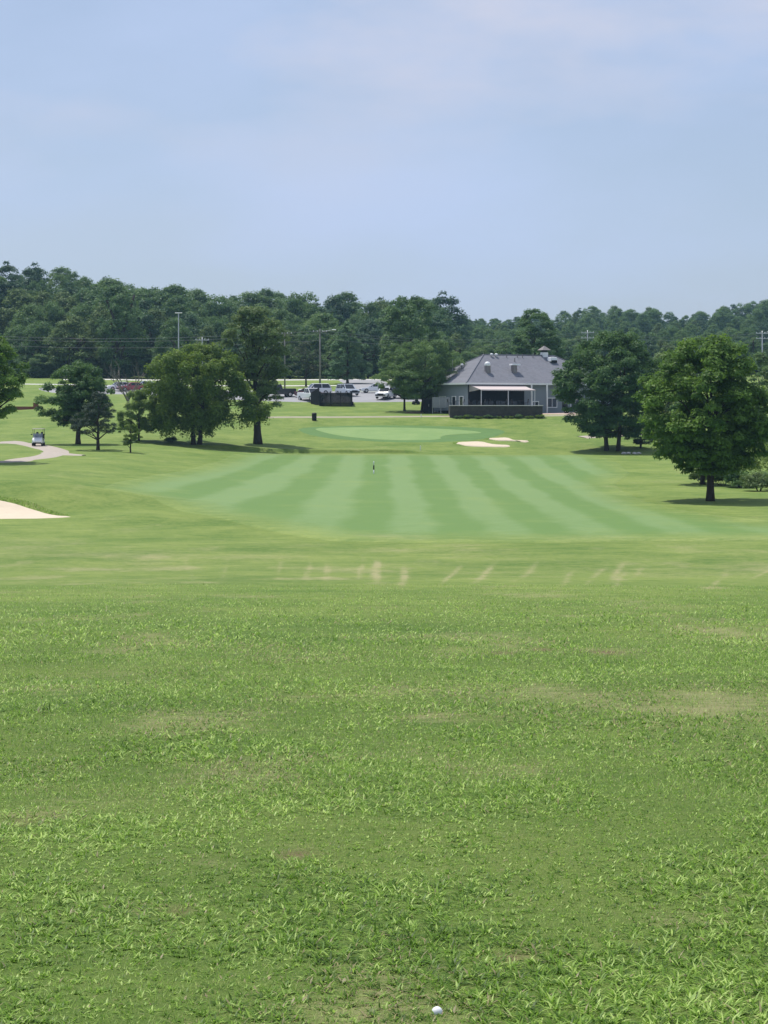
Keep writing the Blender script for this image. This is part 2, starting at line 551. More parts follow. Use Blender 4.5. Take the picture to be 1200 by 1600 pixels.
# ------------------------------------------------------------------ ground
def dryness(x, y):
    """how burnt the turf is, 0 lush to 1 straw"""
    d = 0.55 * smooth(0.53, 0.78, fbm(x / 2.0, y / 3.6, 21, 5)) * (1 - 0.5 * smooth(60, 100, y))
    d = d + 0.27 * np.exp(-((y - 80) / 16) ** 2) * (0.6 + 0.8 * fbm(x / 9, y / 5, 33, 3))        # pale band short of the fairway
    d = d + 0.22 * smooth(0.50, 0.74, fbm(x / 5.0, y / 3.0, 27, 5)) * smooth(50, 64, y) * (1 - .5 * smooth(205, 240, y))
    # large dry patch on the near slope, smaller ones beside it
    for cx, cy, sx, sy, k in ((2.7, 19.6, 1.6, 2.2, 0.5), (3.9, 20.6, 1.4, 2.8, 0.5), (1.0, 21.5, 0.8, 1.1, 0.5), (0.55, 18.6, 0.5, 0.7, 0.6),
                              (1.0, 28.5, 0.5, 1.5, 0.55), (2.0, 30.0, 0.45, 1.6, 0.55), (3.4, 29, 0.6, 1.4, 0.55), (-0.9, 20.5, 0.5, 0.6, 0.4),
                              (-2.0, 30, 1.2, 2.0, 0.35), (-1.0, 27, 1.0, 1.6, 0.35), (-2.2, 12.2, 0.25, 0.28, 0.7), (0.55, 8.2, 0.14, 0.12, 0.5),
                              (-0.48, 10.9, 0.12, 0.08, 1.1), (-0.95, 10.6, 0.16, 0.2, 0.5), (1.35, 9.0, 0.2, 0.2, 0.5), (-1.1, 9.2, 0.18, 0.2, 0.4),
                              (-3.1, 24, 1.0, 1.8, 0.35), (6.2, 33, 1.5, 2.5, 0.3)):
        d = d + .8 * k * np.exp(-((x - cx) / sx) ** 2 - ((y - cy) / sy) ** 2) * (.3 + 1.4 * fbm(x * 2.2, y * 1.6, 71, 3))
    # scalped mower tracks across the brow
    for px, yy, sl, k in ((486, 70, .02, .8), (512, 69, .02, .55), (566, 71, .0, .7), (585, 68, .0, 1.0), (592, 66, 0., .7), (628, 66, -.01, 1.0), (706, 65, -.05, .85),
                          (755, 66, -.06, .95), (828, 66, -.08, .55), (868, 66, -.08, .6), (925, 66, -.1, .6), (945, 64, -.1, .7), (975, 65, -.1, .75),
                          (1010, 64, -.12, .5), (1092, 64, -.14, .8), (1170, 66, -.2, .6), (360, 71, .05, .4), (440, 71, .03, .4), (300, 70, .08, .3)):
        q_ = (px * 7 % 10) / 10.0; cx = (px - CX) / F * yy + (q_ - .5) * .3; yy = yy + (px * 3 % 7) - 3
        d = d + .85 * k * np.exp(-((x - cx - 1.5 * sl * (yy - y) - .03 * np.sin(y * .4 + px)) / (.08 + .10 * q_)) ** 2 - ((y - yy - 3) / 9) ** 4) * np.clip(2.4 * fbm(x * 2.4, y * 0.4, 5, 3) - .3, 0, 1.2)
    return np.clip(d, 0, 1.2)

def soil(x, y):
    d = 0.0
    for cx, cy, sx, sy in ((-0.49, 10.75, .11, .09), (0.55, 8.15, .07, .09), (-2.25, 11.9, .12, .12), (-0.98, 9.15, .05, .08), (1.75, 28.4, .2, .5), (3.3, 28.6, .25, .5), (2.4, 29.4, .16, .5)):
        d = d + np.exp(-((x - cx) / sx) ** 2 - ((y - cy) / sy) ** 2)
    return np.clip(d * (0.35 + 1.1 * fbm(x * 9, y * 7, 61, 3)), 0, 1)

def build_ground():
    ys = [-25.0]
    while ys[-1] < 6: ys.append(ys[-1] + 1.0)
    while ys[-1] < 420: ys.append(ys[-1] + (0.15 if 219.5 < ys[-1] < 222.5 else max(0.2, min(1.25, ys[-1] * 0.011))))
    while ys[-1] < 4200: ys.append(ys[-1] * 1.035)
    ys = np.array(ys); nc = 390
    t = np.linspace(-1, 1, nc); t = np.sign(t) * (0.62 * np.abs(t) + 0.38 * np.abs(t) ** 4)
    Y, T = np.meshgrid(ys, t, indexing='ij')
    X = T * (6 + 0.46 * np.maximum(Y, 0) + 0.9 * np.maximum(0, -Y))
    Z = gz(X, Y)
    V = np.stack([X, Y, Z], -1).reshape(-1, 3)
    r, c = np.meshgrid(np.arange(len(ys) - 1), np.arange(nc - 1), indexing='ij')
    i = (r * nc + c).ravel()
    L = np.stack([i, i + 1, i + nc + 1, i + nc], 1).ravel()
    me = arr_mesh('ground', V, 0, loops=L, totals=np.full(len(i), 4))
    fattr(me, 'dry', dryness(V[:, 0], V[:, 1]), 'POINT')
    fattr(me, 'soil', soil(V[:, 0], V[:, 1]), 'POINT')
    fattr(me, 'thatch_shade', 1 - smooth(22, 64, V[:, 1]), 'POINT')
    o = link('ground', me, M['turf'], shade=True)
    tag(o, 'rolling mown rough grass of the golf hole', 'ground', kind='structure')
build_ground()

def catmull(pts, n, closed=True):
    P = np.array(pts, float); m = len(P); out = []
    segs = m if closed else m - 1
    per = max(2, n // segs)
    for i in range(segs):
        if closed:
            a, b, c, d = P[(i - 1) % m], P[i], P[(i + 1) % m], P[(i + 2) % m]
        else:
            a, b, c, d = P[max(i - 1, 0)], P[i], P[i + 1], P[min(i + 2, m - 1)]
        for k in range(per):
            t = k / per
            out.append(0.5 * ((2 * b) + (c - a) * t + (2 * a - 5 * b + 4 * c - d) * t * t + (3 * b - a - 3 * c + d) * t ** 3))
    if not closed: out.append(P[-1])
    return np.array(out)

def patch(name, pts, centre, mat, lift=0.05, rings=40, segs=240, jag=0.0, seed=1, attrs=None):
    B = catmull(pts, segs)
    n = len(B); c = np.array(centre, float)
    if jag:
        ang = np.arange(n)
        B = B + (B - c) / np.linalg.norm(B - c, axis=1)[:, None] * ((fbm(ang * 0.23, ang * 0 + seed, seed, 3) - 0.5) * 2 * jag)[:, None]
    ts = np.linspace(0, 1, rings + 1)[1:]
    V = [c]
    for t in ts: V.append(c + (B - c) * t)
    V = np.vstack([np.array([c])] + [c + (B - c) * t for t in ts])
    Z = gz(V[:, 0], V[:, 1]) + lift
    tt = np.concatenate([[0], np.repeat(ts, n)])
    Z[tt > 0.999] -= lift * 1.6
    k = np.arange(n); j = (k + 1) % n
    L = [np.stack([np.zeros(n, int), 1 + k, 1 + j], 1).ravel()]; tot = [np.full(n, 3)]
    for r in range(rings - 1):
        o = 1 + r * n
        L.append(np.stack([o + k, o + n + k, o + n + j, o + j], 1).ravel()); tot.append(np.full(n, 4))
    me = arr_mesh(name, np.column_stack([V, Z]), 0, loops=np.concatenate(L), totals=np.concatenate(tot))
    if attrs:
        for an, fn in attrs.items():
            fattr(me, an, fn(V[:, 0], V[:, 1], tt, B), 'POINT')
    o = link(name, me, mat, shade=True)
    return o

def edge_dist(x, y, t, B):
    d = np.full(len(x), 1e9)
    for b in B[::2]:
        d = np.minimum(d, (x - b[0]) ** 2 + ((y - b[1]) * 0.45) ** 2)
    return np.clip(np.sqrt(d) / 4.6, 0, 1)

def stripes(x, y, t, B):
    xe = np.where(x < 0, x / (1 + 0.0062 * np.clip(215 - y, 0, 110) * np.clip(-x / 12, 0, 1)), x)
    bend = 0.8 * smooth(120, 98, y) * smooth(0, 12, x)
    ph = np.cos((xe - 1.6 - bend + (fbm(x / 3, y / 9, 91, 3) - .5) * 1.1) / 4.62 * 2 * pi)
    return np.clip(0.5 + 0.9 * ph, 0, 1) * (0.75 + 0.25 * smooth(100, 140, y))

fw = patch('fairway', [(-20.6, 145), (-17.0, 190), (-14.6, 215), (0, 216.5), (12, 216.5), (23.0, 215), (23.2, 182), (19.2, 158), (18.2, 138), (18.6, 124),
                       (21.5, 110), (28, 98), (12, 95), (-1, 95.5), (-5.0, 101), (-12, 118), (-18, 133)], (2.5, 150), M['fairway'], 0.05, 70, 520, 0.15, 4,
           {'stripe': stripes, 'edge': edge_dist, 'dry': lambda x, y, t, B: dryness(x, y)})
tag(fw, 'striped light and dark mown fairway', 'fairway', kind='structure')

gc = spot(618, 679); gc2 = np.array([gc.x, gc.y])
collar = patch('green_collar', [(gc2[0] - 12.5, gc2[1] + 4.2), (gc2[0] - 8, gc2[1] - 4), (gc2[0], gc2[1] - 8.0), (gc2[0] + 8, gc2[1] - 6.8), (gc2[0] + 13, gc2[1] - 1), (gc2[0] + 13, gc2[1] + 4.5), (gc2[0] + 3, gc2[1] + 7.2), (gc2[0] - 7, gc2[1] + 7)],
               gc2, M['collar'], 0.035, 24, 160, 0.2, 3)
tag(collar, 'darker mown collar ringing the putting green', 'collar', kind='structure')
green = patch('putting_green', [(gc2[0] - 10.4, gc2[1] + 4.2), (gc2[0] - 6, gc2[1] - 2.5), (gc2[0] - 0.5, gc2[1] - 6.0), (gc2[0] + 5, gc2[1] - 5.5), (gc2[0] + 6.4, gc2[1] - 1.2), (gc2[0] + 11.0, gc2[1] + 1.2), (gc2[0] + 9, gc2[1] + 3.2), (gc2[0] + 2, gc2[1] + 5.2), (gc2[0] - 6, gc2[1] + 5.6)],
              gc2, M['green'], 0.075, 24, 160, 0.12, 6)
tag(green, 'pale smooth putting green below the clubhouse', 'green', kind='structure')

def sand(name, pts, label, lift=0.12):
    c = np.mean(np.array(pts), axis=0)
    o = patch(name, pts, c, M['sand'], lift, 14, 120, 0.10, 7)
    tag(o, label, 'bunker', 'sand bunkers', 'structure')
sand('bunker', [(-34, 123.6), (-34, 116.2), (-27, 115.6), (-22, 115.7), (-19.0, 116.0), (-19.4, 117.2), (-22, 120.0), (-27, 122.4)], 'sand bunker cut into the mound beside the fairway', 0.07)
a = spot(712, 694); b = spot(797, 697)
sand('bunker', [(a.x, a.y + .4), (a.x + 1.5, a.y - 1.8), (a.x + 4, a.y - 2.9), (b.x - .6, b.y - 1.6), (b.x, b.y), (b.x - 1.6, b.y + 1.2), (a.x + 3, a.y + 1.6), (a.x + 1, a.y + 1.4)], 'long pale bunker below the putting green, the nearer of two')
a = spot(763, 687); b = spot(826, 690)
sand('bunker', [(a.x, a.y + .4), (a.x + 1.2, a.y - 1.2), (a.x + 3, a.y - 2.0), (b.x - .6, b.y - 1.0), (b.x, b.y), (b.x - 1.4, b.y + 1.0), (a.x + 2.4, a.y + 1.4), (a.x + .7, a.y + 1.2)], 'small pale bunker nearest the clubhouse, the farther of two')

def ribbon(name, pts, width, mat, label, cat, lift=0.06, across=6, dens=1.0):
    P = np.array(pts, float)
    ln = np.sum(np.linalg.norm(np.diff(P, axis=0), axis=1))
    C = catmull(P, max(8, int(ln / dens)), closed=False)
    T = np.gradient(C, axis=0); T /= np.linalg.norm(T, axis=1)[:, None]
    Nn = np.stack([-T[:, 1], T[:, 0]], 1)
    wd = width if hasattr(width, '__len__') else [width, width]
    W = np.interp(np.linspace(0, 1, len(C)), np.linspace(0, 1, len(wd)), wd)
    s = np.linspace(-0.5, 0.5, across + 1)
    wob = 1 + 0.10 * (fbm(np.arange(len(C)) * 0.35, np.zeros(len(C)), 5, 3) - 0.5)
    V = C[:, None, :] + Nn[:, None, :] * (s[None, :, None] * (W * wob)[:, None, None])
    V = V.reshape(-1, 2)
    Z = gz(V[:, 0], V[:, 1]) + lift
    e = np.tile((np.abs(s) > 0.49), len(C)); Z[e] -= lift * 1.5
    n = across + 1
    r, c = np.meshgrid(np.arange(len(C) - 1), np.arange(across), indexing='ij'); i = (r * n + c).ravel()
    L = np.stack([i, i + n, i + n + 1, i + 1], 1).ravel()
    me = arr_mesh(name, np.column_stack([V, Z]), 0, loops=L, totals=np.full(len(i), 4))
    o = link(name, me, mat, shade=True)
    tag(o, label, cat, kind='structure')
    return o

def S2(px, row): p = spot(px, row); return (p.x, p.y)
ribbon('cart_path', [(-52, 222), (-44, 219)] + [S2(*q) for q in ((20, 691), (50, 695), (72, 700), (88, 706), (72, 713), (36, 718), (0, 722))] + [(-45, 172)], 2.9, M['path'], 'pale concrete cart path bending down past the golf cart', 'path')
ribbon('cart_path_spur', [S2(80, 707.5), S2(104, 710.5), S2(131, 712)], [2.6, 2.4, 0.6], M['path'], 'short worn spur leaving the bend of the cart path', 'path', 0.07)
ribbon('clubhouse_path', [S2(*q) for q in ((395, 653), (450, 652), (520, 652), (600, 651.5), (660, 651), (760, 650.5), (850, 650), (905, 649))], 1.25, M['worn'], 'thin pale path running along the foot of the clubhouse terrace', 'path')
ribbon('side_path', [(24.5, 238), (29, 240), (36, 241), (46, 243)], 2.6, M['path'], 'pale path glimpsed behind the multi-trunked tree', 'path')
ribbon('road', [(xat(px, d), d) for px, d in ((-200, 345), (60, 338), (240, 334), (360, 333), (480, 333), (600, 333), (760, 336), (1000, 345))], 2.4, M['kerb'], 'narrow pale road crossing behind the parking lot', 'road', 0.08)
ribbon('far_road', [(xat(px, d), d) for px, d in ((100, 372), (300, 372), (480, 370), (600, 368), (800, 372))], 5.0, M['kerb'], 'pale road at the foot of the wood', 'road', 0.10)
ribbon('driveway', [(xat(592, 312), 312), (xat(580, 332), 332), (xat(570, 352), 352), (xat(560, 372), 372)], 9, M['asphalt'], 'bleached driveway joining the parking lot to the far road', 'road', 0.09, 10)
pk = [(xat(px, d), d) for px, d in ((190, 300), (330, 289), (440, 284), (520, 283), (640, 284), (720, 285), (780, 292), (760, 306), (640, 306), (520, 306), (430, 307), (300, 312), (150, 318), (60, 322), (80, 308))]
parking = patch('parking_lot', pk, (xat(480, 297), 297), M['asphalt'], 0.07, 30, 260, 0.0)
tag(parking, 'sun-bleached grey parking lot behind the green', 'parking lot', kind='structure')

# ------------------------------------------------------------------ trees
M['bark_ok'] = M['bark']
LEAF = {
    'maple': leaf_mat('maple_leaves', (0.028, 0.082, 0.018), (0.165, 0.275, 0.055), 0.38),
    'oak': leaf_mat('oak_leaves', (0.022, 0.070, 0.028), (0.120, 0.215, 0.062), 0.32),
    'elm': leaf_mat('elm_leaves', (0.044, 0.100, 0.020), (0.195, 0.280, 0.055), 0.38),
    'pale': leaf_mat('willow_leaves', (0.072, 0.130, 0.046), (0.185, 0.255, 0.095), 0.3),
    'lime': leaf_mat('young_leaves', (0.110, 0.190, 0.050), (0.240, 0.330, 0.110), 0.45),
    'cedar': leaf_mat('cedar_needles', (0.024, 0.048, 0.030), (0.060, 0.092, 0.050), 0.12),
    'pine': leaf_mat('pine_needles', (0.062, 0.126, 0.046), (0.185, 0.285, 0.095), 0.3),
    'grey': leaf_mat('dusty_leaves', (0.048, 0.072, 0.044), (0.085, 0.115, 0.065), 0.25),
    'wood1': leaf_mat('woodland_leaves', (0.030, 0.084, 0.036), (0.135, 0.225, 0.078), 0.3),
    'wood3': leaf_mat('woodland_leaves_dark', (0.020, 0.060, 0.034), (0.080, 0.150, 0.066), 0.2),
    'wood4': leaf_mat('woodland_leaves_yellow', (0.058, 0.110, 0.038), (0.185, 0.255, 0.085), 0.25),
    'blue': leaf_mat('bluish_leaves', (0.060, 0.125, 0.070), (0.170, 0.280, 0.135), 0.3),
    'wood2': leaf_mat('woodland_leaves_light', (0.044, 0.106, 0.042), (0.170, 0.262, 0.090), 0.3),
}
SHAPES = {
    'oval': ((0, .40), (.12, .78), (.32, 1.0), (.58, .90), (.78, .68), (.92, .40), (1, .12)),
    'round': ((0, .62), (.12, .9), (.35, 1.0), (.62, .95), (.82, .74), (.94, .45), (1, .15)),
    'broad': ((0, .70), (.15, .95), (.45, 1.0), (.70, .93), (.88, .68), (.97, .35), (1, .1)),
    'cone': ((0, .80), (.10, 1.0), (.35, .88), (.62, .62), (.84, .34), (.95, .18), (1, .05)),
    'tall': ((0, .35), (.15, .62), (.32, .78), (.5, .92), (.7, 1.0), (.86, .84), (.96, .5), (1, .2)),
    'spread': ((0, .55), (.15, .85), (.3, 1.0), (.5, .92), (.7, .7), (.85, .42), (1, .10)),
}

def leaves_arrays(C, R, n_tot, size, rs, flat=0.9, asp=0.62, droop=0.0):
    """C (m,3) clump centres, R (m,) radii -> kite-shaped leaf faces"""
    w = R ** 2; w = w / w.sum()
    idx = rs.choice(len(C), n_tot, p=w)
    d = rs.normal(size=(n_tot, 3)); d /= np.linalg.norm(d, axis=1)[:, None]
    d[:, 2] = np.where(d[:, 2] < -0.25, -d[:, 2] * 0.6, d[:, 2])
    rad = R[idx] * (rs.uniform(0.35, 1.0, n_tot) ** 0.55) * rs.uniform(0.8, 1.2, n_tot)
    p = C[idx] + d * rad[:, None] * np.array([1, 1, flat])
    p[:, 2] -= droop * rs.uniform(0, 1, n_tot) ** 3
    nrm = d * 0.8 + np.array([0, 0, 0.5]) + rs.normal(size=(n_tot, 3)) * 0.40
    nrm /= np.linalg.norm(nrm, axis=1)[:, None]
    a = np.cross(nrm, rs.normal(size=(n_tot, 3))); a /= np.linalg.norm(a, axis=1)[:, None] + 1e-9
    b = np.cross(nrm, a)
    s = size * rs.uniform(0.6, 1.35, n_tot)
    sa, sb = (a * (s * 0.5)[:, None]), (b * (s * 0.5 * asp)[:, None])
    V = np.stack([p - sa * .8 + sb, p - sa * .5 - sb, p + sa * 1.1], 1)
    ct = rs.uniform(0, 1, len(C))
    tint = np.clip(0.7 * ct[idx] + 0.3 * rs.uniform(0, 1, n_tot) + 0.25 * (rs.uniform(0, 1, n_tot) < .06), 0, 1)
    return V.reshape(-1, 3), tint

def leaf_mesh(name, V, tint):
    n = len(tint)
    me = arr_mesh(name, V, 3, loops=np.arange(3 * n), totals=np.full(n, 3))
    fattr(me, 'tint', tint, 'FACE')
    return me

def crown_clumps(rs, z0, H, rx, ry, shape, m, rc, lump=0.28, lean=(0, 0), inner=0.28, seed=0, lobes=None):
    sh = np.array(SHAPES[shape]); out = []; rr = []
    hh = np.linspace(0, 1, 60); w = np.interp(hh, sh[:, 0], sh[:, 1]); cw = np.cumsum(w); cw /= cw[-1]
    for i in range(m):
        h = float(np.interp(rs.uniform(), cw, hh)); a = rs.uniform(0, 2 * pi)
        r = float(np.interp(h, sh[:, 0], sh[:, 1]))
        k = 1 + lump * 2 * (float(fbm(np.array([a * 1.3 + 10]), np.array([h * 3.2]), seed, 2)[0]) - 0.5) * 1.6
        q = rs.uniform(0.2, 0.85) if rs.uniform() < inner else rs.uniform(0.80, 1.0)
        r2 = r * k * q
        z = z0 + h * (H - z0)
        rcl = rc * rs.uniform(0.65, 1.35)
        out.append((max(0, rx * r2 - rcl * 0.4) * cos(a) + lean[0] * h, max(0, ry * r2 - rcl * 0.4) * sin(a) + lean[1] * h, min(z, H - rcl * 0.5)))
        rr.append(rcl)
    return np.array(out), np.array(rr)

def trunk_mb(rs, C, z0, H, rad, stems=1, spread=0.5, limbs=18, lean=(0, 0)):
    mb = MB(); tops = []
    for s in range(stems):
        a0 = 2 * pi * s / max(1, stems) + 0.6
        off = spread if stems > 1 else 0.0
        r0 = rad if stems == 1 else rad * 0.72
        pts, rads = [], []
        top = z0 + (H - z0) * 0.72
        n = 9
        for k in range(n):
            t = k / (n - 1); z = -0.25 + t * (top + 0.25)
            e = off * (0.7 + 0.9 * t)
            pts.append((cos(a0) * e + lean[0] * t * 0.6 + rs.uniform(-.06, .06) * t * 2, sin(a0) * e + lean[1] * t * 0.6 + rs.uniform(-.06, .06) * t * 2, z))
            rads.append(r0 * (1.28 if z < 0 else 1) * (1 - 0.80 * t))
        mb.tube(pts, rads, 9)
        tops.append((pts, rads))
    order = rs.permutation(len(C))[:limbs]
    for i in order:
        pts, rads = tops[rs.randint(stems)]
        c = C[i]
        k = int(np.clip(2 + 6 * (c[2] - z0) / max(0.1, H - z0) * 0.9, 2, len(pts) - 2)); st = Vector(pts[k]); e = Vector(c)
        mid = st.lerp(e, 0.5) + Vector((rs.uniform(-.2, .2), rs.uniform(-.2, .2), rs.uniform(0, 0.35)))
        r = max(0.025, rads[k] * 0.5)
        mb.tube([st, st.lerp(mid, 0.5), mid, mid.lerp(e, 0.6), e], [r, r * .8, r * .6, r * .4, r * .2], 5)
    return mb

DENS = 2.2
def tree(name, label, base, H, r, z0, shape, leaf, n, size, rad, seed, m=110, rc=None, stems=1, spread=0.5, ry=None, lean=(0, 0), lump=0.3,
         limbs=18, cat='tree', group=None, inner=0.28, asp=0.62, droop=0.0, extra=None):
    rs = np.random.RandomState(seed)
    root = empty(name, base, 0, label, cat, group)
    rc = rc or r * 0.2
    m = int(m * 1.3); n = int(n * DENS); size *= 0.98; rc *= 0.92
    C, R = crown_clumps(rs, z0, H, r, ry or r, shape, m, rc, lump, lean, inner, seed)
    if extra is not None:
        C = np.vstack([C, np.array([e[:3] for e in extra])]); R = np.concatenate([R, [e[3] for e in extra]])
    trunk_mb(rs, C, z0, H, rad, stems, spread, limbs, lean).build('trunk', M['bark'], root, True)
    V, t = leaves_arrays(C, R, n, size, rs, asp=asp, droop=droop)
    link('crown', leaf_mesh('crown', V, t), LEAF[leaf], root)
    return root

def base_at(px, row):
    p = spot(px, row); return (p.x, p.y, p.z - 0.03), F / p.y

b, s = base_at(1110, 783)
tree('maple_tree', 'large round maple with a single trunk beside the fairway edge', b, 258 / s, 108 / s, 46 / s, 'oval', 'maple', 34000, 0.26, 0.29, 5, m=230, rc=0.75, limbs=30, lump=0.22)
b, s = base_at(957, 704)
tree('oak_tree', 'dark broad tree on several trunks in front of the clubhouse end', b, 186 / s, 80 / s, 22 / s, 'round', 'oak', 38000, 0.30, 0.30, 8, m=230, rc=0.95, stems=4, spread=1.3, limbs=26, lump=0.3)
b, s = base_at(307, 694.5)
tree('elm_tree', 'wide low tree on a forked twin trunk beside the fairway', b, 155 / s, 81 / s, 26 / s, 'broad', 'elm', 34000, 0.29, 0.40, 14, m=165, rc=0.95, stems=2, spread=0.55, limbs=30, droop=1.3, lean=(0.4, 0), lump=0.42)
b, s = base_at(403, 693.5)
tree('tall_tree', 'tall tree with pale top and dark ivy-clad lower crown', b, 213 / s, 52 / s, 36 / s, 'tall', 'pale', 20000, 0.26, 0.50, 21, m=150, rc=0.85, limbs=24, lean=(-0.9, 0.4), lump=0.35)
b, s = base_at(122, 694)
tree('oak_tree', 'dark spreading tree standing just behind the golf cart', b, 130 / s, 62 / s, 30 / s, 'spread', 'oak', 17000, 0.27, 0.30, 31, m=130, rc=0.75, limbs=20, lump=0.34)
b, s = base_at(153, 703)
tree('cedar_tree', 'small dusky cedar in front of the dark spreading tree', b, 94 / s, 39 / s, 26 / s, 'cone', 'cedar', 11000, 0.16, 0.2, 37, m=90, rc=0.42, limbs=16, asp=0.35, lump=0.35)
b, s = base_at(217, 689)
tree('young_tree', 'light green young tree between the cedar and the wide tree', b, 82 / s, 34 / s, 18 / s, 'round', 'lime', 13000, 0.19, 0.14, 41, m=60, rc=0.5, limbs=16, droop=0.5, lump=0.18)
b, s = base_at(204, 707)
tree('sapling', 'smallest sapling standing alone at the edge of the rough', b, 49 / s, 18 / s, 13 / s, 'round', 'elm', 3600, 0.14, 0.10, 43, m=22, rc=0.26, limbs=10, lump=0.5)
p = spot(-22, 722); s = F / p.y
tree('maple_tree', 'bright leafy maple cut off by the picture edge above the cart path', (p.x, p.y, p.z), 208 / s, 66 / s, 62 / s, 'oval', 'maple', 16000, 0.25, 0.3, 47, m=130, rc=0.7, limbs=18)
b, s = base_at(659, 644)
tree('pine_tree', 'feathery pine leaning by the dark cabinet at the terrace end', b, 113 / s, 60 / s, 22 / s, 'round', 'pine', 22000, 0.34, 0.2, 53, m=170, rc=0.85, limbs=26, asp=0.3, lump=0.25, lean=(0.9, 0), extra=[(2.4 + .5 * (i % 5), .5 * ((i * 7) % 5 - 2), 2.4 + .46 * ((i * 3) % 8) - .12 * (i % 5), .78) for i in range(24)])
b, s = base_at(632, 642.5)
tree('pine_tree', 'slimmer feathery pine next to the parked cars', b, 106 / s, 40 / s, 26 / s, 'round', 'pine', 10000, 0.32, 0.17, 57, m=100, rc=0.6, limbs=20, asp=0.28, lump=0.4)
b, s = base_at(543, 600)
tree('cone_tree', 'dense cone-shaped tree behind the parking lot', b, 98 / s, 38 / s, 8 / s, 'cone', 'blue', 11000, 0.30, 0.25, 61, m=110, rc=0.7, limbs=16, lump=0.22)
b, s = base_at(478, 604)
tree('sparse_tree', 'thin dusty tree left of the lamp pole', b, 70 / s, 29 / s, 14 / s, 'round', 'grey', 3600, 0.24, 0.18, 67, m=60, rc=0.55, limbs=34, lump=0.45)
p = spot(638, 601)
tree('shade_tree', 'big dense tree rising behind the feathery pines', (xat(642, 345), 345, gzs(xat(642, 345), 345)), 15.6, 6.0, 1.2, 'round', 'wood1', 13000, 0.42, 0.35, 71, m=110, rc=1.1, limbs=14)
p = (xat(836, 335), 335)
tree('shade_tree', 'rounded tree standing behind the clubhouse cupola', (*p, gzs(*p)), 13.2, 4.7, 1.5, 'oval', 'wood1', 11000, 0.36, 0.3, 73, m=100, rc=0.9, limbs=12)
p = (xat(1035, 238), 238)
tree('locust_tree', 'yellow-green tree behind the large round maple', (*p, gzs(*p)), 10.4, 4.0, 0.8, 'oval', 'pale', 9000, 0.28, 0.22, 79, m=90, rc=0.7, limbs=14, lump=0.4)
p = (xat(1185, 236), 236)
tree('locust_tree', 'yellow-green tree showing past the outer side of the maple', (*p, gzs(*p)), 10.6, 4.0, 0.8, 'oval', 'wood2', 8000, 0.28, 0.22, 83, m=90, rc=0.7, limbs=14, lump=0.4)
b, s = base_at(1001, 700)
tree('cedar_tree', 'low dark cedar wedged between the two large trees', (b[0], b[1], b[2]), 6.2, 2.0, 0.5, 'cone', 'cedar', 6000, 0.17, 0.14, 89, m=70, rc=0.4, limbs=12, asp=0.35)
b, s = base_at(1098, 757)
tree('shade_tree', 'tree hidden behind the maple that shades a strip of rough', b, 8.2, 3.3, 1.8, 'round', 'oak', 7000, 0.26, 0.22, 97, m=70, rc=0.65, limbs=12)

def bush(name, label, base, r, h, leaf, n, size, seed, group=None):
    rs = np.random.RandomState(seed)
    root = empty(name, base, 0, label, 'bush', group)
    m = 26
    a = rs.uniform(0, 2 * pi, m); q = np.sqrt(rs.uniform(0, 1, m)) * 0.8
    C = np.column_stack([r * q * np.cos(a), r * q * np.sin(a), h * (0.15 + 0.6 * rs.uniform(0, 1, m) * (1 - q * 0.7))])
    R = rs.uniform(0.22, 0.42, m) * min(r, h)
    V, t = leaves_arrays(C, R, n * 2, size, rs)
    mb = MB()
    for i in range(9):
        c = C[i]; mb.tube([(c[0] * .15, c[1] * .15, -0.1), (c[0] * .6, c[1] * .6, c[2] * .6), tuple(c)], [.03, .02, .01], 5)
    mb.build('stem', M['bark'], root)
    link('foliage', leaf_mesh('foliage', V, t), LEAF[leaf], root)
    return root
b, s = base_at(267, 691)
bush('bush', 'small round bush between the young tree and forked tree', b, 0.75, 1.0, 'oak', 1500, 0.12, 3)
rs0 = np.random.RandomState(77)
for i, (px, d, r, h, lf, lb) in enumerate((
        (1098, 160, 1.2, 1.7, 'pale', 'light bush just behind the maple trunk'),
        (1128, 156, 1.5, 2.4, 'elm', 'dark thicket bush at the outer side of the maple trunk'),
        (1158, 152, 1.6, 2.0, 'oak', 'shaded thicket bush under the maple crown'),
        (1186, 146, 1.5, 1.8, 'pale', 'weedy pale bush at the outer end of the thicket'),
        (1215, 148, 1.6, 2.2, 'wood2', 'tall weedy bush cut by the picture edge'),
        (1150, 170, 2.6, 4.5, 'oak', 'tall dark bush at the back of the thicket'),
        (1200, 168, 2.8, 5.0, 'elm', 'tall dark bush behind the weedy bushes'))):
    x = xat(px, d); bush('bush', lb, (x, d, gzs(x, d)), r, h, lf, 3000, 0.17, 100 + i, 'bushes of the thicket by the maple')

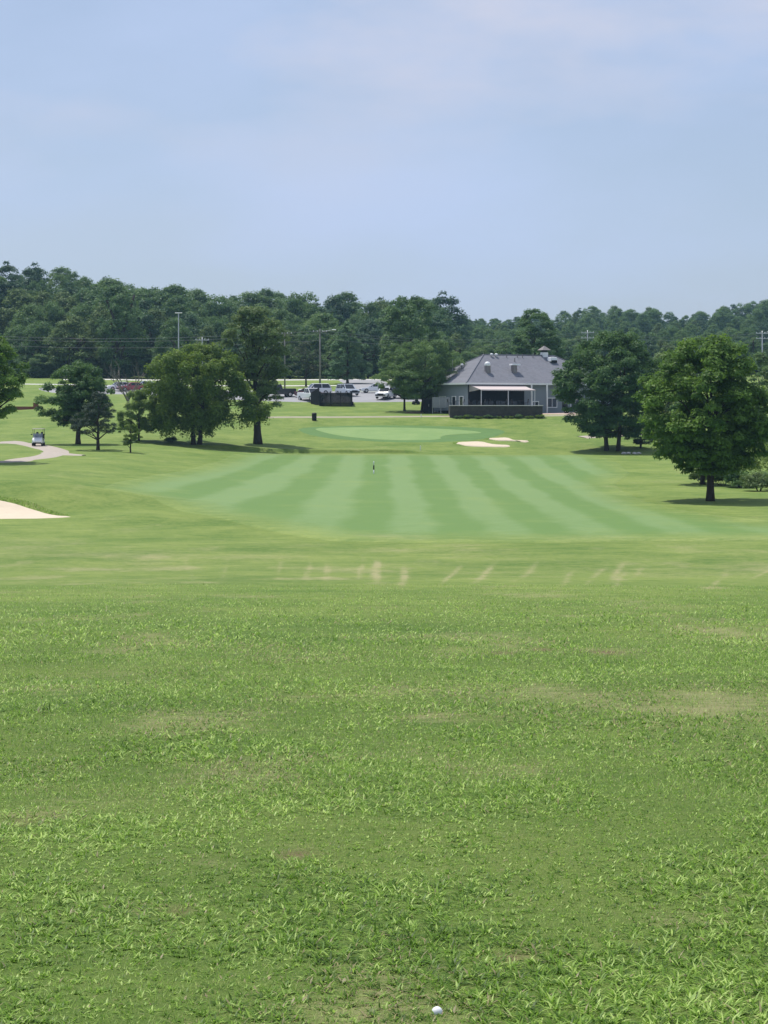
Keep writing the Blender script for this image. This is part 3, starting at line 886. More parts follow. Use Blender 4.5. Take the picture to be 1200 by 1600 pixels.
# bare dead tree behind the young tree
def dead_tree():
    rs = np.random.RandomState(5)
    d = 262; x = xat(200, d)
    root = empty('dead_tree', (x, d, gzs(x, d)), 0, 'bare dead tree with pale forked branches before the wood', 'tree')
    mb = MB(); mb.tube([(0, 0, -.2), (0.1, 0, 1.2), (-0.05, 0.1, 2.4)], [.22, .18, .15], 8)
    mb.build('trunk', M['deadbark'], root, True)
    def branch(mb, p, dirn, ln, r, depth):
        pts = [p]; q = p; dd = dirn.copy()
        for k in range(4):
            dd = (dd + Vector((rs.uniform(-.35, .35), rs.uniform(-.3, .3), rs.uniform(-.05, .25)))).normalized()
            q = q + dd * ln / 4; pts.append(q)
        mb.tube(pts, [r * (1 - .18 * k) for k in range(5)], 5)
        if depth > 0:
            for k in range(3):
                branch(mb, pts[1 + k], (dd + Vector((rs.uniform(-1, 1), rs.uniform(-.6, .6), rs.uniform(0, .7)))).normalized(), ln * .55, r * .5, depth - 1)
    for a in (-0.95, -0.55, -0.2, 0.35, 0.8):
        mb = MB(); branch(mb, Vector((-0.02, 0.05, 2.2 - abs(a) * .6)), Vector((a, rs.uniform(-.3, .3), 1.0)).normalized(), 4.4, 0.10, 2)
        mb.build('branch', M['deadbark'], root, True)
dead_tree()

# ------------------------------------------------------------------ the woods
def wood_variants():
    out = []
    for i, (shape, leaf) in enumerate((('oval', 'wood1'), ('round', 'wood2'), ('oval', 'wood3'), ('spread', 'wood4'), ('spread', 'wood3'), ('round', 'wood1'), ('oval', 'wood2'), ('oval', 'wood1'))):
        rs = np.random.RandomState(300 + i)
        C, R = crown_clumps(rs, 0.06, 1.0, 0.34, 0.34, shape, 130, 0.082, 0.20, (0, 0), 0.15, 40 + i)
        V, t = leaves_arrays(C, R, 14000, 0.030, rs)
        tb = trunk_mb(rs, C, 0.12, 1.0, 0.014, 1, 0, 8)
        out.append((leaf, V, t, tb))
    return out
WV = wood_variants()

SKY_L = np.array([(-400, 428), (-100, 428), (0, 422), (85, 415), (130, 432), (170, 434), (230, 446), (290, 447), (330, 462), (375, 460), (430, 462), (470, 456), (510, 468),
                  (560, 470), (600, 468), (640, 472), (680, 460), (700, 472), (722, 494), (740, 505)], float)
SKY_R = np.array([(660, 505), (730, 500), (770, 498), (810, 496), (850, 489), (900, 484), (960, 480), (1010, 478), (1045, 490), (1080, 491), (1110, 484), (1150, 473), (1200, 468), (1280, 462), (1600, 470)], float)

def wood_places():
    rs = np.random.RandomState(9)
    pl = []
    for k, d0 in enumerate((388, 408, 432, 458, 488, 520)):
        t = k / 5
        step = 15.0 if k else 17.0
        x = xat(-320, d0)
        while x < xat(724 - 6 * k, d0):
            d = d0 + rs.uniform(-9, 9); xx = x + rs.uniform(-2, 2); px = CX + xx * F / d
            sk = np.interp(px, SKY_L[:, 0], SKY_L[:, 1])
            fr = np.interp(px, (-100, 60, 190, 300, 720), (512, 500, 462, 508, 516))
            row = fr + (sk - fr) * min(1, t * 1.25) + (rs.uniform(-5, 10) if k in (0, 5) else rs.uniform(-14, 14))
            g = gzs(xx, d); H = min(25, max(8.5, zat(row, d) - g))
            pl.append((xx, d, g, H, k, rs.uniform(0.8, 1.3)))
            x += step * rs.uniform(0.26, 0.44)
    for d0, xa, xb in ((382, -300, 735), (395, -300, 735), (415, 735, 1430), (452, 700, 1430)):
        x = xat(xa, d0)
        while x < xat(xb, d0):
            d = d0 + rs.uniform(-4, 4)
            if not (548 < CX + x * F / d < 612 and d0 < 400):
                pl.append((x, d, gzs(x, d), rs.uniform(4, 7.5), 1, rs.uniform(1.3, 2.0)))
            x += rs.uniform(3.2, 5.5)
    for k, d0 in enumerate((420, 455, 500, 550, 600, 650, 700, 750, 810)):
        t = k / 8
        x = xat(735 if k < 4 else 680, d0)
        while x < xat(1450, d0):
            d = d0 + rs.uniform(-22, 22); xx = x + rs.uniform(-3, 3); px = CX + xx * F / d
            sk = np.interp(px, SKY_R[:, 0], SKY_R[:, 1])
            fr = 556
            row = fr + (sk - fr) * min(1, t * 1.12) + rs.uniform(-4, 9)
            g = gzs(xx, d); H = min(22, max(7.5, zat(row, d) - g))
            pl.append((xx, d, g, H, 10 + k, rs.uniform(0.9, 1.3)))
            x += 4.4 * rs.uniform(0.7, 1.3)
    return pl
PL = wood_places()

def build_woods():
    rs = np.random.RandomState(12)
    meshes = []
    for leaf, V, t, tb in WV:
        cm = leaf_mesh('crown', V, t); cm.materials.append(LEAF[leaf])
        tm = bpy.data.meshes.new('trunk'); tm.from_pydata(tb.v, [], tb.f); tm.materials.append(M['bark'])
        meshes.append((cm, tm))
    lm = ((30, 'the bright maple at the picture edge'), (100, 'the golf cart'), (178, 'the dusky cedar'), (236, 'the dead tree'), (340, 'the forked twin-trunk tree'),
          (440, 'the tall ivy-clad tree'), (512, 'the lamp pole'), (585, 'the cone-shaped tree'), (730, 'the feathery pines'), (800, 'the clubhouse roof vents'),
          (878, 'the clubhouse cupola'), (1000, 'the dark multi-trunked tree'), (1080, 'the gap beside the maple'), (1200, 'the round maple'), (9999, 'the far hedge beyond the picture edge'))
    crowns, used, pts = {}, {}, []
    for (x, y, g, H, k, wd) in PL:
        v = rs.randint(len(WV)); rz = rs.uniform(0, 2 * pi); px = CX + x * F / y
        if k in (0, 10) and -45 < px < 1245:
            o = empty('woodland_tree', (x, y, g - 0.2), rz, None, 'tree')
            mark = [m for q, m in lm if px < q][0]
            lab = '%s green leafy woodland tree rising behind %s' % ('lighter' if WV[v][0] in ('wood2', 'wood4') else 'darker', mark)
            used.setdefault(lab, []).append((px, o))
            o['group'] = 'front row of the wood' if k == 0 else 'front row of the hazy wood beyond the clubhouse'
            o.scale = (H * wd, H * wd, H)
            for nm, me in zip(('crown', 'trunk'), meshes[v]):
                c = bpy.data.objects.new(nm, me); COL.objects.link(c); c.parent = o
                if nm == 'crown': crowns.setdefault(v, c)
        else:
            pts.append((x, y, g - 0.2, H, wd, rz, v))
    for lab, l in used.items():
        l.sort(key=lambda q: q[0])
        for i, (px, o) in enumerate(l):
            o['label'] = lab if len(l) == 1 else lab + ', %s from the left' % ('first', 'second', 'third', 'fourth', 'fifth', 'sixth')[i]
    P = np.array(pts)
    me = bpy.data.meshes.new('wood'); me.vertices.add(len(P)); me.vertices.foreach_set('co', P[:, :3].astype(np.float32).ravel())
    fattr(me, 'variant', P[:, 6], 'POINT')
    a = me.attributes.new('size', 'FLOAT_VECTOR', 'POINT'); a.data.foreach_set('vector', np.stack([P[:, 3] * P[:, 4], P[:, 3] * P[:, 4], P[:, 3]], 1).astype(np.float32).ravel())
    a = me.attributes.new('turn', 'FLOAT_VECTOR', 'POINT'); a.data.foreach_set('vector', np.stack([P[:, 5] * 0, P[:, 5] * 0, P[:, 5]], 1).astype(np.float32).ravel())
    o = link('wood', me, None)
    tag(o, 'dense mass of leafy wood covering the hills on the skyline', 'wood', kind='stuff')
    ng = bpy.data.node_groups.new('wood_scatter', 'GeometryNodeTree')
    ng.interface.new_socket('Geometry', in_out='INPUT', socket_type='NodeSocketGeometry')
    ng.interface.new_socket('Geometry', in_out='OUTPUT', socket_type='NodeSocketGeometry')
    gi, go = ng.nodes.new('NodeGroupInput'), ng.nodes.new('NodeGroupOutput')
    jn = ng.nodes.new('GeometryNodeJoinGeometry'); ng.links.new(jn.outputs[0], go.inputs[0])
    def attr(nm, ty):
        n = ng.nodes.new('GeometryNodeInputNamedAttribute'); n.data_type = ty; n.inputs['Name'].default_value = nm
        return n.outputs['Attribute']
    av, asz, atn = attr('variant', 'FLOAT'), attr('size', 'FLOAT_VECTOR'), attr('turn', 'FLOAT_VECTOR')
    e2r = ng.nodes.new('FunctionNodeEulerToRotation'); ng.links.new(atn, e2r.inputs[0])
    for v, src in crowns.items():
        cmp_ = ng.nodes.new('FunctionNodeCompare'); cmp_.data_type = 'FLOAT'; cmp_.operation = 'EQUAL'
        ng.links.new(av, cmp_.inputs['A']); cmp_.inputs['B'].default_value = float(v); cmp_.inputs['Epsilon'].default_value = 0.1
        oi = ng.nodes.new('GeometryNodeObjectInfo'); oi.transform_space = 'ORIGINAL'; oi.inputs['Object'].default_value = src; oi.inputs['As Instance'].default_value = True
        ip = ng.nodes.new('GeometryNodeInstanceOnPoints')
        ng.links.new(gi.outputs[0], ip.inputs['Points']); ng.links.new(cmp_.outputs['Result'], ip.inputs['Selection']); ng.links.new(oi.outputs['Geometry'], ip.inputs['Instance'])
        ng.links.new(e2r.outputs[0], ip.inputs['Rotation']); ng.links.new(asz, ip.inputs['Scale'])
        ng.links.new(ip.outputs['Instances'], jn.inputs[0])
    md = o.modifiers.new('scatter', 'NODES'); md.node_group = ng
build_woods()

# ------------------------------------------------------------------ clubhouse
def clubhouse():
    A = radians(28)
    d0 = 259.0; x0 = xat(731, d0)
    FL = 0.55 + EYE - EYE            # floor height, level with the terrace
    root = empty('clubhouse', (x0, d0, 0), A, 'grey hip-roofed clubhouse with cupola and pale awning', 'building')
    D, L = 12.4, 24.0
    zE, zR = zat(598, 258.5), zat(554.5, 268)
    zB = -1.2
    # walls (four separate slabs butted end to end)
    for nm, c, dm in (('front_wall', (L / 2, 0.1, (zE + zB) / 2), (L, 0.2, zE - zB)), ('back_wall', (L / 2, D - 0.1, (zE + zB) / 2), (L, 0.2, zE - zB)),
                      ('side_wall', (0.1, D / 2, (zE + zB) / 2), (0.2, D - 0.4, zE - zB)), ('side_wall', (L - 0.1, D / 2, (zE + zB) / 2), (0.2, D - 0.4, zE - zB))):
        w = MB().box(c, dm).build('wall', M['siding'], root)
    # lap boards proud of the front and left walls
    def laps(face):
        mb = MB()
        z = 0.35
        while z < zE - 0.1:
            if face == 'front': mb.add([(9.0, -0.028, z), (L, -0.028, z), (L, -0.004, z + .19), (9.0, -0.004, z + .19), (9.0, 0, z), (L, 0, z)], [(0, 1, 2, 3), (0, 4, 5, 1)])
            else: mb.add([(-0.028, D, z), (-0.028, 0, z), (-0.004, 0, z + .19), (-0.004, D, z + .19), (0, D, z), (0, 0, z)], [(0, 1, 2, 3), (0, 4, 5, 1)])
            z += 0.2
        return mb
    laps('front').build('siding', M['siding'], root); laps('left').build('siding', M['siding'], root)
    o = 0.55
    e = [(-o, -o, zE), (L + o, -o, zE), (L + o, D + o, zE), (-o, D + o, zE)]
    r1, r2 = (D / 2, D / 2, zR), (L - D / 2, D / 2, zR)
    roof = MB().add(e + [r1, r2] + [(p[0], p[1], p[2] - 0.12) for p in e], [(0, 1, 5, 4), (1, 2, 5), (2, 3, 4, 5), (3, 0, 4), (9, 8, 7, 6), (0, 6, 7, 1), (1, 7, 8, 2), (2, 8, 9, 3), (3, 9, 6, 0)])
    rf = roof.build('roof', M['roof'], root)
    cap = MB()
    for p, q in ((r1, r2), (r1, e[0]), (r2, e[1]), (r1, e[3]), (r2, e[2])):
        cap.tube([Vector(p) + Vector((0, 0, .03)), Vector(q) + Vector((0, 0, .03))], 0.09, 6)
    cap.build('ridge_cap', M['roof'], rf)
    MB().box((L / 2, -o - 0.045, zE - 0.11), (L + 2 * o + .1, 0.09, 0.24)).build('fascia', M['trim'], root)
    MB().box((-o - 0.045, D / 2, zE - 0.11), (0.09, D + 2 * o - .1, 0.24)).build('fascia', M['trim'], root)
    # roof fittings
    def on_roof(u, v): return zE + (zR - zE) * (v + o) / (D / 2 + o)
    def stack(u, v, w, h, capw, dome):
        z = on_roof(u, v)
        st = MB().box((u, v, z + h / 2 - .35), (w, w, h + .7)).build('vent_stack', M['ventbrown'], rf)
        if dome: MB().lathe([(w * .62, h - .03), (w * .70, h + .12), (w * .62, h + .36), (w * .42, h + .52), (w * .1, h + .58)], (u, v, z), 16).build('vent_cap', M['white'], rf, True)
        else: MB().box((u + .12, v, z + h + .10), (capw, w * 1.4, .2), taper=.94).build('vent_cap', M['white'], rf)
    stack(4.3, 2.0, 0.62, 0.85, 1, True)
    stack(8.6, 2.05, 0.62, 0.95, 1.35, False)
    MB().box((16.6, 4.75, on_roof(0, 4.75) + .30), (1.15, 1.0, .62), taper=.9, bev=.05).build('exhaust_hood', M['white'], rf)
    MB().box((16.62, 4.22, on_roof(0, 4.25) + .30), (0.9, .06, .36)).build('exhaust_grille', M['black'], rf)
    for u, v in ((7.2, D / 2 - .5), (7.95, D / 2 - .5)):
        MB().lathe([(.10, -.2), (.10, .25), (.24, .27), (.22, .42), (.08, .5)], (u, v, on_roof(u, v)), 12).build('turbine_vent', M['white'], rf, True)
    for u, v in ((10.3, 4.6), (9.6, 5.6), (11.4, 5.7), (12.2, 5.6), (14.0, 5.7)):
        z = on_roof(u, v); MB().tube([(u, v, z - .1), (u, v, z + .55)], .06, 8).build('vent_pipe', M['ventbrown'], rf)
    # fittings on the end hip
    def on_hip(u): return zE + (zR - zE) * (u + o) / (D / 2 + o)
    MB().tube([(2.6, 8.6, on_hip(2.6) - .1), (2.6, 8.6, on_hip(2.6) + 1.5)], .06, 8).build('vent_pipe', M['steel'], rf)
    MB().tube([(2.9, 6.6, on_hip(2.9) - .1), (2.9, 6.6, on_hip(2.9) + .5)], .12, 8).build('vent_pipe', M['ventbrown'], rf)
    MB().lathe([(.24, .45), (.26, .6), (.1, .72)], (2.9, 6.6, on_hip(2.9)), 10).build('vent_cap', M['white'], rf)
    # cupola
    cu, cv = 16.2, D / 2
    c1 = MB().box((cu, cv, zR + .12), (.8, .8, .7)).build('cupola', M['trim'], root)
    MB().box((cu, cv, zR + .62), (.62, .62, .3)).build('louvre', M['black'], c1)
    MB().add([(cu - .72, cv - .72, zR + .78), (cu + .72, cv - .72, zR + .78), (cu + .72, cv + .72, zR + .78), (cu - .72, cv + .72, zR + .78), (cu, cv, zR + 1.42)],
             [(0, 1, 4), (1, 2, 4), (2, 3, 4), (3, 0, 4), (3, 2, 1, 0)]).build('cupola_roof', M['ventbrown'], c1)
    MB().tube([(cu, cv, zR + 1.4), (cu, cv, zR + 1.75)], .03, 6).build('finial', M['black'], c1)
    # windows and doors: front wall
    def window(u0, u1, z0, z1, panes=2, side=False, frame='trim'):
        def P(a, w, z): return (a, w, z) if not side else (w, a, z)
        def bx(a0, a1, w0, w1, q0, q1, mat, nm, par):
            c = P((a0 + a1) / 2, (w0 + w1) / 2, (q0 + q1) / 2); dm = P(a1 - a0, abs(w1 - w0), q1 - q0)
            return MB().box(c, dm).build(nm, M[mat], par)
        fr = MB()
        for a0, a1, q0, q1 in ((u0 - .1, u1 + .1, z1, z1 + .1), (u0 - .1, u1 + .1, z0 - .1, z0), (u0 - .1, u0, z0, z1), (u1, u1 + .1, z0, z1)):
            fr.box(P((a0 + a1) / 2, -.05, (q0 + q1) / 2), P(a1 - a0, .10, q1 - q0))
        w = fr.build('window', M[frame], root)
        ww = (u1 - u0) / panes
        for k in range(panes):
            bx(u0 + k * ww + .03, u0 + (k + 1) * ww - .03, -.035, -.005, z0 + .03, z1 - .03, 'glass', 'pane', w)
            if k: bx(u0 + k * ww - .03, u0 + k * ww + .03, -.07, -.0, z0, z1, frame, 'mullion', w)
    FLz = 0.62
    for u in (0.6, 2.5, 4.4, 6.3): window(u, u + 1.5, FLz + .25, FLz + 2.25, 2, frame='darkwood')
    window(10.35, 11.2, FLz + .05, FLz + 2.1, 1)           # door-like glazing
    window(12.75, 14.2, 1.45 + .55, 1.45 + 1.75, 2)
    window(16.6, 18.1, 2.0, 3.2, 2)
    window(1.2, 2.1, 2.0, 3.4, 1, side=True); window(3.2, 4.1, 2.0, 3.4, 1, side=True); window(6.0, 7.6, 2.0, 3.4, 2, side=True)
    # dark sheets painting in the awning's shade, and the darkness on the left wall
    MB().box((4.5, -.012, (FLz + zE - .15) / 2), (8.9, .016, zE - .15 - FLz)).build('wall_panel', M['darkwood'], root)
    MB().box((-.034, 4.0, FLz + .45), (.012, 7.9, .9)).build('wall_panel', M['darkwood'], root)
    # awning
    aw = empty('awning', (0, 0, 0)); aw.parent = root
    u0, u1, pr = 0.15, 8.8, 3.1
    zt, zl = zE - 0.28, zat(608.5, 256)
    cv_ = MB()
    n = 12
    for k in range(n):
        a0, a1 = u0 + (u1 - u0) * k / n, u0 + (u1 - u0) * (k + 1) / n
        rows = []
        for j in range(6):
            t = j / 5; sag = -0.10 * sin(pi * t)
            rows.append((-0.06 - o * .2 - (pr - .1) * t, zt + (zl - zt) * t + sag))
        for j in range(5):
            cv_.add([(a0, rows[j][0], rows[j][1]), (a1, rows[j][0], rows[j][1]), (a1, rows[j + 1][0], rows[j + 1][1]), (a0, rows[j + 1][0], rows[j + 1][1])], [(0, 1, 2, 3)])
    # scalloped valance and end triangles
    for k in range(28):
        a0, a1 = u0 + (u1 - u0) * k / 28, u0 + (u1 - u0) * (k + 1) / 28
        yv = -0.06 - o * .2 - (pr - .1)
        cv_.add([(a0, yv, zl), (a1, yv, zl), (a1, yv - .02, zl - .12), ((a0 + a1) / 2, yv - .02, zl - .17), (a0, yv - .02, zl - .12)], [(0, 4, 3, 2, 1)])
    cv_.build('canvas', M['awning'], aw)
    MB().add([(u0, -.1, zt), (u0, -.1, zl - .3), (u0, -pr, zl)], [(0, 1, 2)]).build('side_panel', M['plasticgrey'], aw)
    MB().tube([(u0, -pr - .02, zl - .02), (u1, -pr - .02, zl - .02)], .04, 6).build('front_bar', M['trim'], aw)
    for u in (u0 + .1, (u0 + u1) / 2, u1 - .1):
        MB().tube([(u, -pr, FLz), (u, -pr, zl - .05)], .045, 6).build('post', M['trim'], aw)
    for u in (9.4, 11.9):
        MB().box((u, -1.2, (FLz + zE - .12) / 2), (.16, .16, zE - .12 - FLz)).build('post', M['trim'], root)
    return root, x0, d0, FLz
CH, chx, chd, FLz = clubhouse()

# terrace retaining wall: individual stones in front of a core, coping on top
def terrace():
    d = 253.6; xL, xR = xat(703, d), xat(848, d)
    zT, zB = zat(633.2, d), zat(650.5, d) - .35
    root = empty('terrace_wall', (xL, d, zB), 0, 'dark stone terrace wall with pale coping under the awning', 'wall')
    W = xR - xL; Hh = zT - zB
    MB().box((W / 2, 0.45, Hh / 2 - .06), (W, 0.5, Hh - .12)).build('core', M['stone'], root)
    MB().box((0.25, 3.2, Hh / 2 - .06), (.5, 5.0, Hh - .12)).build('return_wall', M['stone'], root)
    MB().box((W - 0.25, 3.7, Hh / 2 - .06), (.5, 6.0, Hh - .12)).build('return_wall', M['stone'], root)
    rs = random.Random(4)
    z = 0.02; st = MB()
    while z < Hh - .2:
        h = rs.choice((.16, .2, .24)); h = min(h, Hh - .14 - z); x = 0.0
        while x < W:
            w = rs.uniform(.25, .62); w = min(w, W - x); dd = rs.uniform(.02, .10)
            st.box((x + w / 2, 0.2 - dd / 2 - .003, z + h / 2), (w - .025, dd, h - .025), bev=.012); x += w
        z += h
    stn = st.build('stone_facing', M['stone'], root); stn['kind'] = 'stuff'
    k = 0; x = -.1
    while x < W + .1:
        w = min(1.5, W + .1 - x)
        MB().box((x + w / 2, 0.40, Hh - .05), (w - .02, .75, .10), bev=.015).build('coping', M['cap'], root); x += w
    fl = MB().slab([(xL + .3, d + .75, zT - .12), (xR - .45, d + .75, zT - .12), (xR - .45, d + 12, zT - .12), (xL + .3, d + 12, zT - .12)], .3).build('terrace_floor', M['cap'])
    tag(fl, 'paved terrace floor under the awning', 'terrace', kind='structure')
    return d, xL, xR, zT
td, tL, tR, tZ = terrace()

# terrace furniture
def table_set(x, y, z, rz, label, chairs=4):
    t = empty('patio_table', (x, y, z), rz, label, 'table', 'terrace tables')
    MB().lathe([(.02, .70), (.55, .70), (.56, .73), (.02, .735)], n=18).build('table_top', M['black'], t)
    MB().tube([(0, 0, 0), (0, 0, .7)], .04, 8).build('leg', M['black'], t)
    MB().lathe([(.28, 0), (.27, .03), (.05, .06)], n=12).build('base', M['black'], t)
def chair(x, y, z, rz, label):
    c = empty('patio_chair', (x, y, z), rz, label, 'chair', 'terrace chairs')
    MB().box((0, 0, .44), (.46, .46, .05), bev=.012).build('seat', M['black'], c)
    MB().slab([(-.23, .22, .5), (.23, .22, .5), (.23, .30, .95), (-.23, .30, .95)], .03).build('backrest', M['black'], c)
    for sx in (-.2, .2):
        for sy in (-.2, .2):
            MB().tube([(sx, sy, .43), (sx * 1.1, sy * 1.1, 0)], .017, 6).build('leg', M['black'], c)
names = ('terrace end', 'awning corner', 'middle of the awning', 'awning far corner')
for i, px in enumerate((712, 745, 778, 812)):
    x, y = xat(px, 256), 255.4
    table_set(x, y, tZ - .12, .3 * i, 'dark round patio table by the coping at the ' + names[i])
    for k, a in enumerate((0.2, 3.4)):
        chair(x + .85 * cos(a), y + .85 * sin(a), tZ - .12, a + pi / 2 + pi, 'dark patio chair on the %s side of the table at the ' % ('right', 'left')[k] + names[i])

# dark cabinet, fence panel and mulch by the pines
p = spot(670, 646)
cb = empty('cabinet', (p.x, p.y + .6, p.z), radians(-6), 'black metal cabinet at the foot of the leaning pine', 'cabinet')
MB().box((0, 0, 1.0), (1.35, .9, 1.9), bev=.03).build('body', M['black'], cb)
MB().box((0, 0, 2.0), (1.5, 1.05, .1), bev=.02).build('lid', M['black'], cb)
for sx in (-.33, .33): MB().box((sx, -.462, 1.0), (.62, .02, 1.7)).build('door', M['darkwood'], cb)
MB().box((.05, -.48, 1.1), (.05, .03, .3)).build('handle', M['steel'], cb)
fx0, fx1, fd = xat(676, 257), xat(702, 257), 257.5
fe = empty('board_fence', (fx0, fd, 0), 0, 'grey board fence between the cabinet and the terrace', 'fence')
zt, zb = zat(620.5, fd), zat(637, fd)
k = 0; x = 0.0
while x < fx1 - fx0:
    MB().box((x + .08, 0, (zt + zb) / 2), (.145, .025, zt - zb)).build('board', M['fencegrey'], fe); x += .155
for z in (zb + .25, zt - .25): MB().box(((fx1 - fx0) / 2, .05, z), (fx1 - fx0, .06, .09)).build('rail', M['fencegrey'], fe)
for x in (0, (fx1 - fx0) / 2, fx1 - fx0): MB().box((x, .11, (zt + zb) / 2 - .4), (.1, .1, zt - zb + .8)).build('post', M['fencegrey'], fe)
mc = spot(688, 645)
o = patch('mulch_bed', [(mc.x - 4.5, mc.y - .6), (mc.x, mc.y - 1.0), (mc.x + 1.4, mc.y - .4), (mc.x + 1.4, mc.y + 2.4), (mc.x, mc.y + 3), (mc.x - 4.6, mc.y + 2)], (mc.x - 1.4, mc.y + .8), M['mulch'], 0.05, 8, 60, .15)
tag(o, 'brown mulch bed under the pines', 'mulch', kind='structure')
for i, (px, row) in enumerate(((676, 645), (684, 643), (691, 644), (698, 642))):
    p = spot(px, row); rs = random.Random(i)
    mb = MB(); mb.lathe([(.1, -.1), (.42, .0), (.5, .16), (.36, .32), (.12, .38)], n=9)
    mb.v = [(x * rs.uniform(.85, 1.2), y * rs.uniform(.8, 1.1), z * rs.uniform(.85, 1.15)) for x, y, z in mb.v]
    q = mb.build('boulder', M['rock']); q.location = (p.x, p.y, p.z); tag(q, 'tan boulder in the mulch bed, %s from the cabinet' % ('first', 'second', 'third', 'fourth')[i], 'boulder', 'boulders in the mulch bed')
# brick paved court and shrubs at the terrace end
pc = spot(868, 647)
o = patch('brick_court', [(pc.x - 2, pc.y - 1.5), (pc.x + 3, pc.y - 1.5), (pc.x + 6, pc.y), (pc.x + 5, pc.y + 4), (pc.x + 1, pc.y + 3.5), (pc.x - 1.5, pc.y + 1.5)], (pc.x + 1.5, pc.y + 1), M['brickpave'], 0.07, 8, 60)
tag(o, 'pinkish paved court at the terrace end', 'paving', kind='structure')
for i, (px, row, r, h, lf, lb) in enumerate(((858, 645, .9, 1.0, 'wood2', 'clipped light shrub at the terrace end'), (868, 644, .8, .8, 'oak', 'low dark shrub beside the clubhouse corner windows'), (879, 643, .9, .9, 'elm', 'shrub by the paved court nearest the parked cart'))):
    p = spot(px, row); bush('bush', lb, (p.x, p.y + .5, p.z), r, h, lf, 900, .13, 200 + i, 'shrubs at the terrace end')
rsx = random.Random(8)
for i in range(9):
    x = tL + 1.0 + i * 1.35; bush('bush', 'low shrub at the foot of the terrace wall, %s from the pine end' % ('first', 'second', 'third', 'fourth', 'fifth', 'sixth', 'seventh', 'eighth', 'ninth')[i], (x, td - .35, gzs(x, td - .4)), .7, rsx.uniform(.4, .75), 'elm' if i % 3 else 'wood2', 500, .12, 220 + i, 'shrubs along the terrace wall')

